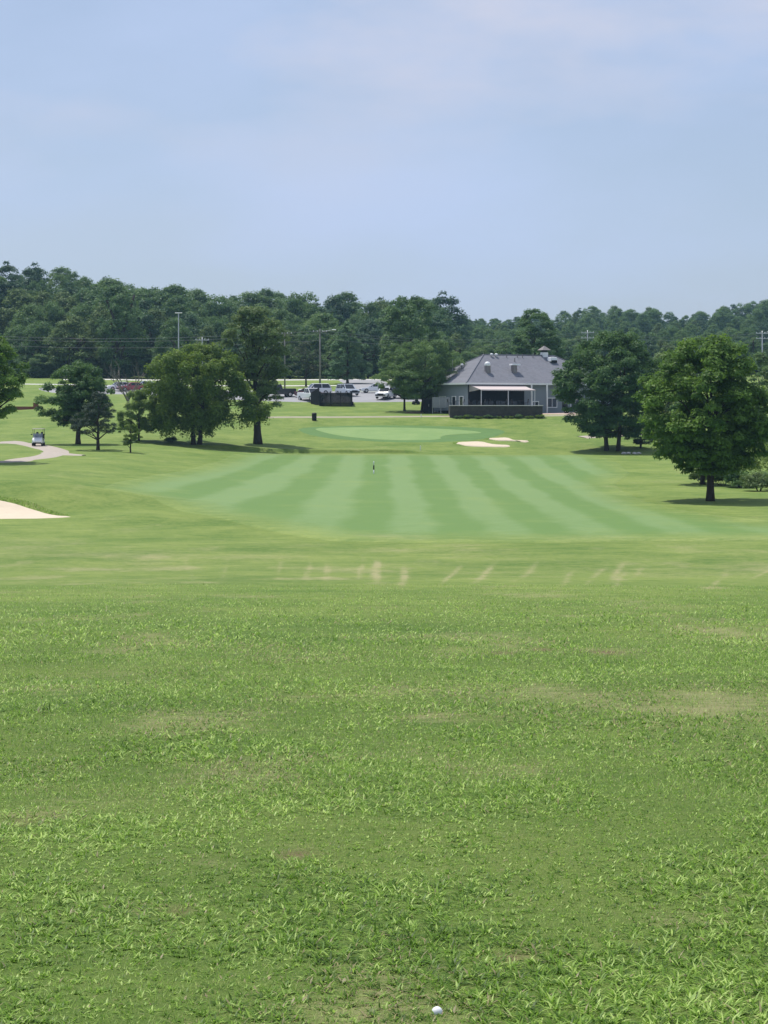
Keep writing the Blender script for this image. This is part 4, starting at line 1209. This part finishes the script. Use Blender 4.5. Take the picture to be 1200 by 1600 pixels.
# ------------------------------------------------------------------ vehicles
PAINT = {k: paint(k + '_car_paint', c) for k, c in (('white', (.78, .79, .80)), ('silver', (.52, .58, .64)), ('maroon', (.09, .025, .03)), ('charcoal', (.03, .032, .036)), ('slate', (.16, .20, .26)), ('red', (.30, .05, .06)))}
def section(x, w, z0, z1, rnd):
    """closed ring across the car at station x"""
    ring = [(-w * .92, z0), (-w, z0 + .12), (-w, (z0 + z1) / 2), (-w * .985, z1 - rnd), (-w * .93, z1), (w * .93, z1), (w * .985, z1 - rnd), (w, (z0 + z1) / 2), (w, z0 + .12), (w * .92, z0)]
    return [(x, y, z) for y, z in ring]
def cabsec(x, wb, wt, z0, z1):
    return [(x, -wb, z0), (x, -wt, z1), (x, wt, z1), (x, wb, z0)]
def vehicle(name, label, loc, rz, kind, col, cat='car', group='vehicles in the parking lot'):
    root = empty(name, loc, rz, label, cat, group)
    P = PAINT[col]; g = .32 if kind == 'pickup' else (.26 if kind == 'suv' else .2)
    if kind == 'pickup':
        L, w = 5.7, .98; wx = (1.0, 4.75); wr = .40
        body = [(0, .9, g + .25, .95), (.12, .95, g + .1, 1.08), (1.5, w, g + .08, 1.18), (1.9, w, g + .08, 1.20), (3.6, w, g + .08, 1.22), (3.75, w, g + .08, 1.28), (5.6, w, g + .1, 1.28), (5.7, .95, g + .15, 1.2)]
        roofx, cab = (2.25, 3.35), (1.55, 3.6); zr = 1.88
    elif kind == 'suv':
        L, w = 4.9, .95; wx = (.95, 3.9); wr = .36
        body = [(0, .85, g + .2, .72), (.12, .9, g + .05, .9), (1.3, w, g + .05, 1.02), (1.6, w, g + .05, 1.06), (4.7, w, g + .08, 1.08), (4.9, .92, g + .15, 1.02)]
        roofx, cab = (2.1, 4.45), (1.45, 4.82); zr = 1.75
    else:
        L, w = 4.7, .90; wx = (.9, 3.65); wr = .32
        body = [(0, .8, g + .2, .58), (.15, .86, g + .05, .72), (1.3, w, g + .04, .90), (1.7, w, g + .04, .93), (3.8, w, g + .05, .95), (4.5, .88, g + .1, .93), (4.7, .84, g + .2, .85)]
        roofx, cab = (2.05, 3.25), (1.4, 4.1); zr = 1.42
    def ctr(p): return (p[0] - L / 2, p[1], p[2])
    b = MB().loft([[ctr(p) for p in section(x, ww, z0, z1, .07)] for x, ww, z0, z1 in body]).build('body', P, root)
    zb = body[3][3] - .03
    MB().loft([[ctr(p) for p in s] for s in (cabsec(cab[0], .80, .78, zb, zb + .02), cabsec(roofx[0], w * .90, w * .74, zb, zr - .05), cabsec(roofx[1], w * .90, w * .74, zb, zr - .05), cabsec(cab[1], .82, .76, zb, zb + .05 if kind != 'suv' else zb + .3))]).build('cabin_glass', M['glass'], root)
    MB().box(((roofx[0] + roofx[1]) / 2 - L / 2, 0, zr - .02), (roofx[1] - roofx[0] + .1, w * 1.52, .08), taper=.92, bev=.025).build('roof', P, root)
    pil = MB()
    for sy in (-1, 1):
        for xb, xt in ((cab[0], roofx[0]), ((roofx[0] + roofx[1]) / 2 + .05,) * 2, (cab[1], roofx[1])):
            mid = xb == xt
            pil.tube([ctr((xb, sy * (w * .91 if mid else .82), zb)), ctr((xt, sy * w * .75, zr - .04))], .045 if mid else .055, 6)
    pil.build('pillars', P, root)
    for x in wx:
        for sy in (-1, 1):
            q = MB(); prof = [(wr * .55, -.11), (wr * .95, -.11), (wr, -.07), (wr, .07), (wr * .95, .11), (wr * .55, .11)]
            q.lathe(prof, n=18); q.v = [(vx, vz, vy) for vx, vy, vz in q.v]
            wh = q.build('wheel', M['tyre'], root, False); wh.location = (x - L / 2, sy * (w - .10), wr)
            r = MB(); r.lathe([(wr * .15, -.118), (wr * .58, -.112), (wr * .58, .112), (wr * .15, .118)], n=12); r.v = [(vx, vz, vy) for vx, vy, vz in r.v]
            r.build('rim', M['chrome'], wh)
    zl = body[1][3] - .22
    for sy in (-1, 1):
        MB().box((-L / 2 + .06, sy * w * .68, zl), (.10, .36, .16), bev=.02).build('headlight', M['lamp'], root)
        MB().box((L / 2 - .03, sy * w * .82, body[-2][3] - .2), (.10, .18, .30), bev=.02).build('taillight', M['redlens'], root)
        MB().box((cab[0] + .45 - L / 2, sy * (w + .07), zb + .12), (.14, .2, .16), bev=.03).build('mirror', P if kind != 'pickup' else M['black'], root)
    MB().box((-L / 2 + .02, 0, zl), (.06, w * 1.0, .2)).build('grille', M['black'], root)
    MB().box((-L / 2 + .02, 0, g + .28), (.14, w * 1.7, .2), bev=.03).build('bumper', M['black'] if kind != 'pickup' else M['chrome'], root)
    MB().box((L / 2 - .02, 0, g + .30), (.14, w * 1.7, .2), bev=.03).build('bumper', M['black'] if kind != 'pickup' else M['chrome'], root)
    if kind == 'pickup':
        MB().box((4.66 - L / 2, 0, 1.285), (1.75, w * 1.6, .012)).build('truck_bed', M['black'], root)
    return root
def park(px, d): x = xat(px, d); return (x, d, gzs(x, d) + .07)
vehicle('pickup_truck', 'white pickup truck parked beside the black enclosure', park(486, 284.5), radians(118), 'pickup', 'white', 'truck')
vehicle('sedan_car', 'maroon sedan mostly hidden behind the white pickup truck', park(486, 290), radians(160), 'sedan', 'maroon')
vehicle('parked_suv', 'white sport utility vehicle beside the lamp pole behind the pickup', park(492, 295), radians(20), 'suv', 'white')
vehicle('parked_suv', 'silver sport utility vehicle seen from behind past the black enclosure', park(543, 294), radians(-62 + 180), 'suv', 'silver')
vehicle('sedan_car', 'low white sedan parked alone on the open lot', park(586, 300), radians(8), 'sedan', 'white')
vehicle('parked_suv', 'white utility vehicle nose-on beside the first pine', park(603, 288), radians(70), 'suv', 'white')
vehicle('pickup_truck', 'charcoal pickup truck behind the slimmer pine', park(624, 289.5), radians(14), 'pickup', 'charcoal', 'truck')
vehicle('sedan_car', 'slate blue sedan seen between the two pine trunks', park(644, 289), radians(60), 'sedan', 'slate')
vehicle('parked_suv', 'white sport utility vehicle behind the black cabinet', park(668, 290), radians(75), 'suv', 'white')
vehicle('pickup_truck', 'dark pickup truck half hidden by the tall ivy-clad tree', park(432, 291), radians(20), 'pickup', 'charcoal', 'truck')
vehicle('sedan_car', 'white sedan glimpsed through the dead tree branches', park(186, 310), radians(30), 'sedan', 'white')
vehicle('sedan_car', 'red and dark sedan beside the white one behind the dead tree', park(206, 308), radians(25), 'sedan', 'red')
vehicle('sedan_car', 'pale sedan glimpsed through the forked tree crown', park(226, 314), radians(15), 'sedan', 'silver')

# ------------------------------------------------------------------ golf carts
def golf_cart(loc, rz, label, colour):
    r = empty('golf_cart', loc, rz, label, 'golf cart')
    P = PAINT[colour]
    # faces -Y
    MB().loft([[(-.42, -1.18, .34), (-.42, -1.20, .52), (.42, -1.20, .52), (.42, -1.18, .34)], [(-.56, -1.05, .30), (-.54, -1.02, .72), (.54, -1.02, .72), (.56, -1.05, .30)],
               [(-.58, -.62, .28), (-.50, -.58, .92), (.50, -.58, .92), (.58, -.62, .28)]]).build('front_cowl', P, r)
    MB().box((0, -.02, .28), (1.12, 1.3, .08), bev=.02).build('floor', M['black'], r)
    MB().loft([[(-.58, .25, .30), (-.58, .25, .62), (.58, .25, .62), (.58, .25, .30)], [(-.58, .85, .30), (-.58, .85, .72), (.58, .85, .72), (.58, .85, .30)], [(-.5, 1.18, .36), (-.5, 1.18, .66), (.5, 1.18, .66), (.5, 1.18, .36)]]).build('rear_body', P, r)
    MB().box((0, .42, .72), (1.08, .52, .14), bev=.04).build('seat', M['plasticgrey'], r)
    for sx in (-.27, .27): MB().box((sx, .72, 1.02), (.5, .12, .44), bev=.04).build('backrest', M['black'], r)
    MB().box((0, .12, 1.84), (1.2, 1.75, .07), bev=.025, taper=.97).build('roof', M['plasticgrey'], r)
    for sx in (-1, 1):
        MB().tube([(sx * .5, -.60, .9), (sx * .53, -.42, 1.4), (sx * .55, -.35, 1.81)], .022, 6).build('post', M['black'], r)
        MB().tube([(sx * .54, .86, .7), (sx * .55, .88, 1.81)], .022, 6).build('post', M['black'], r)
        MB().box((sx * .36, -1.10, .60), (.16, .06, .10), bev=.02).build('headlight', M['lamp'], r)
        MB().box((sx * .68, -.45, 1.25), (.16, .05, .12), bev=.02).build('mirror', M['black'], r)
        for y, w in ((-.78, .18), (.72, .22)):
            q = MB(); q.lathe([(.12, -w / 2), (.20, -w / 2), (.225, -w * .3), (.225, w * .3), (.20, w / 2), (.12, w / 2)], n=16); q.v = [(vz, vy, vx) for vx, vy, vz in q.v]
            o = q.build('wheel', M['tyre'], r); o.location = (sx * .50, y, .225)
            q = MB(); q.lathe([(.03, -w * .51), (.12, -w * .48), (.12, w * .48), (.03, w * .51)], n=12); q.v = [(vz, vy, vx) for vx, vy, vz in q.v]
            q.build('rim', M['chrome'], o)
    ws = MB().slab([(-.50, -.62, .93), (.50, -.62, .93), (.52, -.47, 1.36), (-.52, -.47, 1.36)], .012).build('windshield', M['glazing'], r)
    MB().box((0, -1.16, .33), (.95, .12, .12), bev=.03).build('bumper', M['black'], r)
    st = MB(); 
    ring = [(-.25 + .17 * cos(a), -.30 - .06 * sin(a), 1.02 + .15 * sin(a)) for a in np.linspace(0, 2 * pi, 17)]
    st.tube(ring, .014, 5, False); st.tube([(-.25, -.30, 1.02), (-.25, -.55, .85)], .02, 5)
    st.build('steering_wheel', M['black'], r)
    for sx in (-.25, .25):
        bg = MB().lathe([(.11, 0), (.13, .1), (.12, .8), (.14, .86)], (sx, 1.12, .62), 10).build('golf_bag', M['black'], r)
    return r
m, nt, p_ = new_mat('acrylic_windshield')
p_.inputs['Base Color'].default_value = (.30, .34, .42, 1); p_.inputs['Roughness'].default_value = .08; p_.inputs['Alpha'].default_value = .5
M['glazing'] = m
p = spot(60, 697.5)
golf_cart((p.x, p.y, p.z + .06), radians(3), 'white golf cart driving towards the camera on the cart path', 'white')
p = spot(893, 646.5)
golf_cart((p.x, p.y, p.z + .08), radians(70), 'dark golf cart half hidden behind the multi-trunked tree at the court', 'charcoal')

# ------------------------------------------------------------------ black screen enclosure and small furniture
def enclosure():
    a = spot(500, 634.5); bq = spot(549, 633)
    root = empty('screen_enclosure', (a.x, a.y, a.z), 0, 'black slatted bin enclosure beside the white pickup truck', 'enclosure')
    W = bq.x - a.x; dep = 3.2; H = 1.95
    def panel(p, q, nm='panel'):
        p, q = Vector(p), Vector(q); ln = (q - p).length; n = max(3, int(ln / .17)); u = (q - p) / ln; ang = math.atan2(u.y, u.x)
        for k in range(n):
            c = p + u * (ln * (k + .5) / n)
            MB().box((c.x, c.y, H / 2 + .03 - .15), (ln / n - .012, .03, H + .2), ang).build('slat', M['darkwood'], root)
        for z in (.35, H - .35):
            c = (p + q) / 2; off = Vector((-u.y, u.x, 0)) * .05
            MB().box((c.x + off.x, c.y + off.y, z), (ln, .05, .09), ang).build('rail', M['darkwood'], root)
    panel((0, 0, 0), (W, -.3, 0)); panel((0, dep, 0), (0, .05, 0)); panel((W, -.25, 0), (W, dep, 0))
    for x, y in ((-.06, -.06), (W / 3, -.16), (2 * W / 3, -.26), (W + .06, -.36), (-.06, dep), (W + .06, dep)):
        MB().box((x, y + .12, H / 2), (.12, .12, H + .35)).build('post', M['black'], root)
    # dark gate standing open towards the truck
    MB().slab([(-.1, .3, .15), (-1.4, 2.6, .15), (-1.4, 2.6, 1.9), (-.1, .3, 2.7)], .05).build('gate', M['darkwood'], root)
enclosure()
p = spot(491, 657)
t = empty('litter_bin', (p.x, p.y, p.z), 0, 'dark litter bin standing on the grass by the thin path', 'bin')
MB().lathe([(.28, 0), (.30, .05), (.32, .82), (.30, .86)], n=18).build('body', M['black'], t, False)
MB().lathe([(.33, .86), (.34, .92), (.22, 1.0), (.12, 1.02)], n=18).build('lid', M['black'], t, False)
p = spot(551, 633.5)
t = empty('bollard', (p.x, p.y, p.z), 0, 'short black bollard at the corner of the black enclosure', 'bollard')
MB().lathe([(.13, -.1), (.13, .42), (.14, .43)], n=14).build('post', M['black'], t); MB().lathe([(.14, .43), (.14, .48), (.08, .55), (.01, .56)], n=14).build('cap', M['black'], t)
p = spot(650, 632)
t = empty('mower', (p.x, p.y, p.z), .4, 'small dark mower parked between the pine trunks', 'mower')
MB().box((0, 0, .34), (.9, .6, .3), bev=.06).build('body', M['black'], t); MB().box((.1, 0, .62), (.4, .4, .3), bev=.06).build('seat', M['darkwood'], t)
for sx in (-.35, .35):
    for sy in (-.3, .3):
        q = MB(); q.lathe([(.08, -.06), (.17, -.06), (.17, .06), (.08, .06)], n=12); q.v = [(vx, vz, vy) for vx, vy, vz in q.v]
        o = q.build('wheel', M['tyre'], t); o.location = (sx, sy, .17)
def stake(px, row, h, label):
    p = spot(px, row); t = empty('marker_stake', (p.x, p.y, p.z), 0, label, 'stake', 'white marker stakes')
    MB().box((0, 0, h / 2 - .05), (.09, .09, h + .1), bev=.012).build('post', M['white'], t)
    MB().box((0, 0, h + .03), (.07, .07, .06), taper=.3).build('tip', M['white'], t)
stake(658, 652, .42, 'short white stake beside the thin path below the pines')
stake(657, 703.5, .5, 'short white stake on the bank beyond the fairway end')
# fairway distance post, banded white-black-white
p = spot(584, 741)
t = empty('distance_post', (p.x, p.y, p.z), 0, 'thin black and white banded post standing in the fairway', 'post')
MB().tube([(0, 0, -.2), (0, 0, .42)], .05, 10).build('lower_band', M['white'], t, True)
MB().tube([(0, 0, .42), (0, 0, .82)], .062, 10).build('middle_band', M['black'], t, True)
MB().tube([(0, 0, .82), (0, 0, 1.14), (0, 0, 1.19)], [.05, .05, .02], 10).build('upper_band', M['white'], t, True)
# brick pier with low wall at the far left field
p = spot(56, 639)
t = empty('brick_pier', (p.x, p.y, p.z), .1, 'red brick pier with a low wall in the field', 'pier')
MB().box((0, 0, .38), (.72, .72, .85)).build('pier', M['brick'], t)
MB().box((0, 0, .86), (.84, .84, .10), bev=.02).build('cap', M['brick'], t)
MB().box((-1.9, .1, .1), (3.0, .35, .5)).build('low_wall', M['brick'], t)
# pale stones at the foot of the multi-trunked tree
rs = random.Random(3)
for i, px in enumerate((975, 982, 991, 998)):
    q = spot(px, 709.5); mb = MB().lathe([(.1, -.05), (.26, .02), (.28, .1), (.18, .2), (.05, .23)], n=8)
    mb.v = [(x * rs.uniform(.8, 1.3), y * rs.uniform(.8, 1.1), z * rs.uniform(.85, 1.15)) for x, y, z in mb.v]
    o = mb.build('stone', M['rock']); o.location = (q.x, q.y, q.z); tag(o, 'pale stone, %s in the row out from the multi-trunked tree' % ('first', 'second', 'third', 'fourth')[i], 'stone', 'pale stones by the tree')

# ------------------------------------------------------------------ poles, lamps and wires
def upole(px, d, row_top, label, lamp=0, bars=1, mat='poleg', r=.14):
    x = xat(px, d); z0 = gzs(x, d); h = zat(row_top, d) - z0
    t = empty('utility_pole', (x, d, z0), 0, label, 'pole')
    MB().tube([(0, 0, -.3), (0, 0, h * .5), (0, 0, h)], [r, r * .85, r * .65], 10).build('shaft', M[mat], t, True)
    for k in range(bars):
        c = MB().box((0, -.15, h - .5 - k * 1.0), (2.5, .10, .13)).build('crossarm', M[mat], t)
        for sx in (-1.1, -.45, .45, 1.1):
            MB().lathe([(.03, .06), (.06, .1), (.05, .2), (.02, .26)], (sx, -.15, h - .5 - k), 8).build('insulator', M['lamp'], c)
    if lamp:
        a = MB().tube([(0, 0, h - .6), (lamp * .8, 0, h - .35), (lamp * 2.1, 0, h - .15)], .05, 6).build('lamp_arm', M['steel'], t)
        MB().box((lamp * 2.35, 0, h - .14), (.7, .3, .16), bev=.04).build('lamp_head', M['lamp'], a)
    return Vector((x, d, z0 + h))
D1 = 322
pA = upole(445, D1, 517, 'plain utility pole right of the tall ivy-clad tree')
pB = upole(500, D1, 514, 'utility pole carrying a street lamp over the parking lot', lamp=1, bars=1, r=.18)
pC = upole(918, 372, 516, 'utility pole rising beyond the dark broad tree', bars=2, mat='steel')
pD = upole(1191, 372, 517, 'steel lamp pole at the outer side of the hazy wood', lamp=.6, bars=2, mat='steel')
def flood(px, d, row, label):
    x = xat(px, d); z0 = gzs(x, d); h = zat(row, d) - z0
    t = empty('floodlight', (x, d, z0), 0, label, 'floodlight')
    MB().tube([(0, 0, -.3), (0, 0, h)], [.14, .09], 8).build('mast', M['steel'], t)
    MB().box((0, 0, h), (1.3, .3, .14), bev=.03).build('lamp_head', M['lamp'], t)
    return Vector((x, d, z0 + h))
flood(279, 345, 489, 'tall twin-headed flood light in front of the wood')
pF = upole(316, 345, 527, 'short pole with white cap above the forked tree', bars=1, mat='steel')
pE = Vector((xat(-160, 352), 352, zat(512, 352)))
def wire(P, Q, sag, label, dz=(0, -.5, -1.6)):
    t = empty('power_line', P, 0, label, 'power line', 'power lines strung between the poles')
    for k, z in enumerate(dz):
        pts = []
        for i in range(15):
            u = i / 14; v = (Q - P) * u; pts.append((v.x, v.y - .15 + .25 * k, v.z + z - .25 - sag * 4 * u * (1 - u)))
        MB().tube(pts, .022, 5, False).build('wire', M['wire'], t)
wire(pA, pB, .1, 'short power line between the plain pole and lamp pole')
wire(pB, pC, 1.6, 'long power line from the lamp pole across behind the clubhouse', (0, -.4, -1.3))
wire(pC, pD, 1.2, 'power line spanning behind the dark broad tree and the maple')
wire(pE, pA, 1.4, 'long power line strung before the wood above the wide tree')

# ------------------------------------------------------------------ near turf: real blades
def blades(name, x, y, ln, wd, lean, yaw, tint, label, matr, curl=0.35, nco=0):
    n = len(x); z = gz(x, y)
    base = np.stack([x, y, z - 0.004], 1)
    h = np.stack([np.cos(yaw), np.sin(yaw), np.zeros(n)], 1)
    s = np.stack([-np.sin(yaw), np.cos(yaw), np.zeros(n)], 1)
    up = np.array([0, 0, 1.0])
    d1 = h * np.sin(lean)[:, None] + up * np.cos(lean)[:, None]
    l2 = lean + curl
    d2 = h * np.sin(l2)[:, None] + up * np.cos(l2)[:, None]
    mid = base + d1 * (ln * .5)[:, None]; tip = mid + d2 * (ln * .5)[:, None]
    hw = (wd * .5)[:, None]
    V = np.stack([base - s * hw * .7, base + s * hw * .7, mid + s * hw, mid - s * hw, tip], 1).reshape(-1, 3)
    o = np.arange(nco)[:, None] * 5
    L = np.concatenate([o + 0, o + 1, o + 2, o + 3, o + 3, o + 2, o + 4], 1).ravel()
    o = np.arange(nco, n)[:, None] * 5          # the fine blades: one slender triangle each
    L = np.concatenate([L, np.concatenate([o + 0, o + 1, o + 4], 1).ravel()])
    tot = np.concatenate([np.tile([4, 3], nco), np.full(n - nco, 3)])
    me = arr_mesh(name, V, 0, loops=L, totals=tot)
    fattr(me, 'tint', np.concatenate([np.repeat(tint[:nco], 2), tint[nco:]]), 'FACE')
    ob = link(name, me, matr)
    tag(ob, label, 'grass', kind='stuff')

def grass_mat():
    m, nt, p = new_mat('grass_blades')
    at = N(nt, 'ShaderNodeAttribute', attribute_name='tint').outputs['Fac']
    cr = nt.nodes.new('ShaderNodeValToRGB')
    el = cr.color_ramp.elements
    el[0].position = 0.0; el[0].color = (0.070, 0.145, 0.016, 1)
    el[1].position = 1.0; el[1].color = (0.46, 0.39, 0.22, 1)
    for pos, c in ((.35, (.172, .325, .038)), (.7, (.340, .520, .090)), (.86, (.64, .80, .26)), (.90, (.38, .34, .18))):  # brightest green stop paints highlights into the blade colour
        e = el.new(pos); e.color = (*c, 1)
    nt.links.new(at, cr.inputs['Fac'])
    nt.links.new(cr.outputs['Color'], p.inputs['Base Color'])
    p.inputs['Roughness'].default_value = .45; p.inputs['Specular IOR Level'].default_value = .22
    tr = nt.nodes.new('ShaderNodeBsdfTranslucent'); nt.links.new(cr.outputs['Color'], tr.inputs['Color'])
    ms = N(nt, 'ShaderNodeMixShader'); ms.inputs['Fac'].default_value = .5
    nt.links.new(p.outputs['BSDF'], ms.inputs[1]); nt.links.new(tr.outputs['BSDF'], ms.inputs[2])
    nt.links.new(ms.outputs['Shader'], nt.nodes['Material Output'].inputs['Surface'])
    return m
M['grass'] = grass_mat()

def bunker_fringe():
    """longer grass overhanging the upper lips of the bunkers"""
    rs = np.random.RandomState(6); X, Y, Ln = [], [], []
    for o in [q for q in bpy.data.objects if q.name.startswith('bunker') and q.type == 'MESH']:
        me = o.data; n = len(me.vertices); co = np.empty(n * 3, np.float32); me.vertices.foreach_get('co', co); co = co.reshape(-1, 3)
        segs = (n - 1) // 14; B = co[-segs:, :2]; c = co[0, :2]
        near = float(c[1]) < 150
        for i in range(segs):
            a, b = B[i], B[(i + 1) % segs]
            if (a[1] + b[1]) / 2 < c[1] - .3: continue
            m = int(np.linalg.norm(b - a) * (190 if near else 90)) + 1
            t = rs.uniform(0, 1, m)[:, None]; w = rs.uniform(-.05, .55, m)[:, None] * (1.3 if near else .8)
            p = a + (b - a) * t; dn = p - c; dn /= np.linalg.norm(dn, axis=1)[:, None]
            p = p + dn * w; X.append(p[:, 0]); Y.append(p[:, 1]); Ln.append(rs.uniform(.05, .15, m))
    X, Y, Ln = np.concatenate(X), np.concatenate(Y), np.concatenate(Ln); n = len(X)
    t = np.clip(rs.normal(.42, .2, n), 0, .8); dead = rs.uniform(0, 1, n) < .15; t[dead] = .9
    blades('lip_grass', X, Y, Ln, rs.uniform(.018, .04, n), np.abs(rs.normal(.6, .3, n)), rs.uniform(0, 2 * pi, n), t, 'longer grass along the lips of the bunkers', M['grass'], nco=n)
bunker_fringe()

def near_grass():
    rs = np.random.RandomState(2)
    def scatter(n, y0, y1, pw=1.0):
        y = y0 + (y1 - y0) * rs.uniform(0, 1, n) ** pw
        x = rs.uniform(-1, 1, n) * (0.62 + 0.232 * y)
        return x, y
    xs, ys, ln, wd, le, ti = [], [], [], [], [], []
    def add(x, y, l, w, lean, t):
        xs.append(x); ys.append(y); ln.append(l); wd.append(w); le.append(lean); ti.append(t)
    # coarse broad-leaved clumps
    for n, y0, y1, k, pw in ((215000, 5.6, 15, 1.0, 1.25), (125000, 15, 30, 1.4, 1.1), (95000, 30, 72, 2.2, 1.2)):
        x, y = scatter(n, y0, y1, pw)
        den = fbm(x / .9, y / 1.3, 41, 4); dry = dryness(x, y)
        keep = rs.uniform(0, 1, n) < np.clip((.42 + smooth(.28, .58, den)) * (1.1 - dry * 1.0), .04, 1) * (1 - .97 * smooth(32, 66, y)) ** 1.5 * (1 - .9 * np.clip(soil(x, y) * 2, 0, 1))
        x, y, den, dry = x[keep], y[keep], den[keep], dry[keep]; m = len(x)
        # gather blades into rosettes
        g = 0.085 * k
        cx_ = np.floor(x / g); cy_ = np.floor(y / g)
        hx = (cx_ + 1.6 * _hash(cx_, cy_, 7) - .3) * g; hy = (cy_ + 1.6 * _hash(cx_, cy_, 8) - .3) * g
        j = .35 + .25 * rs.uniform(0, 1, m)
        x = x * (1 - j) + hx * j; y = y * (1 - j) + hy * j
        t = np.clip(.42 + .14 * smooth(25, 60, y) + (rs.normal(size=m)) * .31 + .55 * (fbm(x / 1.6, y / 2.4, 55, 3) - .5) + .35 * (vnoise(hx * 9, hy * 9, 4) - .5), 0, .84)
        dead = rs.uniform(0, 1, m) < .025 + .45 * np.clip(dry, 0, 1); t[dead] = rs.uniform(.9, 1, dead.sum())
        add(x, y, rs.uniform(.028, .066, m) * (.66 + .62 * smooth(.36, .64, den)) * k ** .8 * (1 - .35 * dry.clip(0, 1)) * (1 - .6 * smooth(34, 68, y)), rs.uniform(.0046, .0096, m) * k ** 1.05, np.abs(rs.normal(1.16, .26, m)).clip(.35, 1.52), t)
    nco = sum(len(q) for q in xs)
    # fine short turf between them
    for n, y0, y1, k, pw in ((170000, 5.6, 13, 1.0, 1.15), (120000, 13, 26, 1.6, 1.1), (80000, 26, 60, 2.6, 1.2)):
        x, y = scatter(n, y0, y1, pw); dry = dryness(x, y)
        t = np.clip(.44 + rs.normal(size=n) * .26 + .5 * (fbm(x / 1.6, y / 2.4, 56, 3) - .5), 0, .84)
        dead = rs.uniform(0, 1, n) < .04 + .7 * np.clip(dry, 0, 1); t[dead] = rs.uniform(.89, 1, dead.sum())
        add(x, y, rs.uniform(.018, .042, n) * k, rs.uniform(.0030, .0056, n) * k, np.abs(rs.normal(.8, .3, n)).clip(0, 1.4), t)
    # a few long pale straws lying about
    x, y = scatter(900, 5.8, 18, 1.1); add(x, y, rs.uniform(.05, .11, 900), rs.uniform(.002, .0035, 900), rs.uniform(1.0, 1.5, 900), rs.uniform(.9, 1, 900))
    x = np.concatenate(xs); y = np.concatenate(ys); n = len(x)
    blades('grass', x, y, np.concatenate(ln), np.concatenate(wd), np.concatenate(le), rs.uniform(0, 2 * pi, n), np.concatenate(ti),
           'mown grass blades on the near slope', M['grass'], nco=nco)
near_grass()

# ------------------------------------------------------------------ golf ball
def ball():
    p = spot(683, 1593); R = .02135
    import bmesh
    bm = bmesh.new(); bmesh.ops.create_icosphere(bm, subdivisions=5, radius=R)
    # dimples at the points of a spherical spiral
    k = np.arange(300) + .5; ph = np.arccos(1 - 2 * k / 300); th = pi * (1 + 5 ** .5) * k
    D = np.stack([np.cos(th) * np.sin(ph), np.sin(th) * np.sin(ph), np.cos(ph)], 1)
    for v in bm.verts:
        q = np.array(v.co.normalized()); a = np.arccos(np.clip((D @ q).max(), -1, 1)); w = .085
        if a < w: v.co *= 1 - .012 * (1 - (a / w) ** 2)
    me = bpy.data.meshes.new('golf_ball'); bm.to_mesh(me); bm.free()
    o = link('golf_ball', me, M['white'], None, True); o.location = (p.x, p.y, p.z + R * .9 - .013)
    tag(o, 'white golf ball lying in the near grass', 'golf ball')
ball()

# ------------------------------------------------------------------ summer haze
def haze():
    x0, x1, y0, y1, z0, z1 = -900, 900, -30, 1400, -9.5, 64
    mb = MB().box(((x0 + x1) / 2, (y0 + y1) / 2, (z0 + z1) / 2), (x1 - x0, y1 - y0, z1 - z0))
    me = bpy.data.meshes.new('haze'); me.from_pydata(mb.v, [], mb.f)
    m = bpy.data.materials.new('haze_air'); m.use_nodes = True; nt = m.node_tree; nt.nodes.clear()
    out = nt.nodes.new('ShaderNodeOutputMaterial'); v = nt.nodes.new('ShaderNodeVolumePrincipled')
    v.inputs['Color'].default_value = (.45, .74, 1.0, 1); v.inputs['Density'].default_value = HAZE_D; v.inputs['Anisotropy'].default_value = 0.2
    nt.links.new(v.outputs['Volume'], out.inputs['Volume'])
    o = link('haze', me, m); tag(o, 'thin blue summer haze in the air', 'haze', kind='stuff')
HAZE_D = 0.00013
haze()
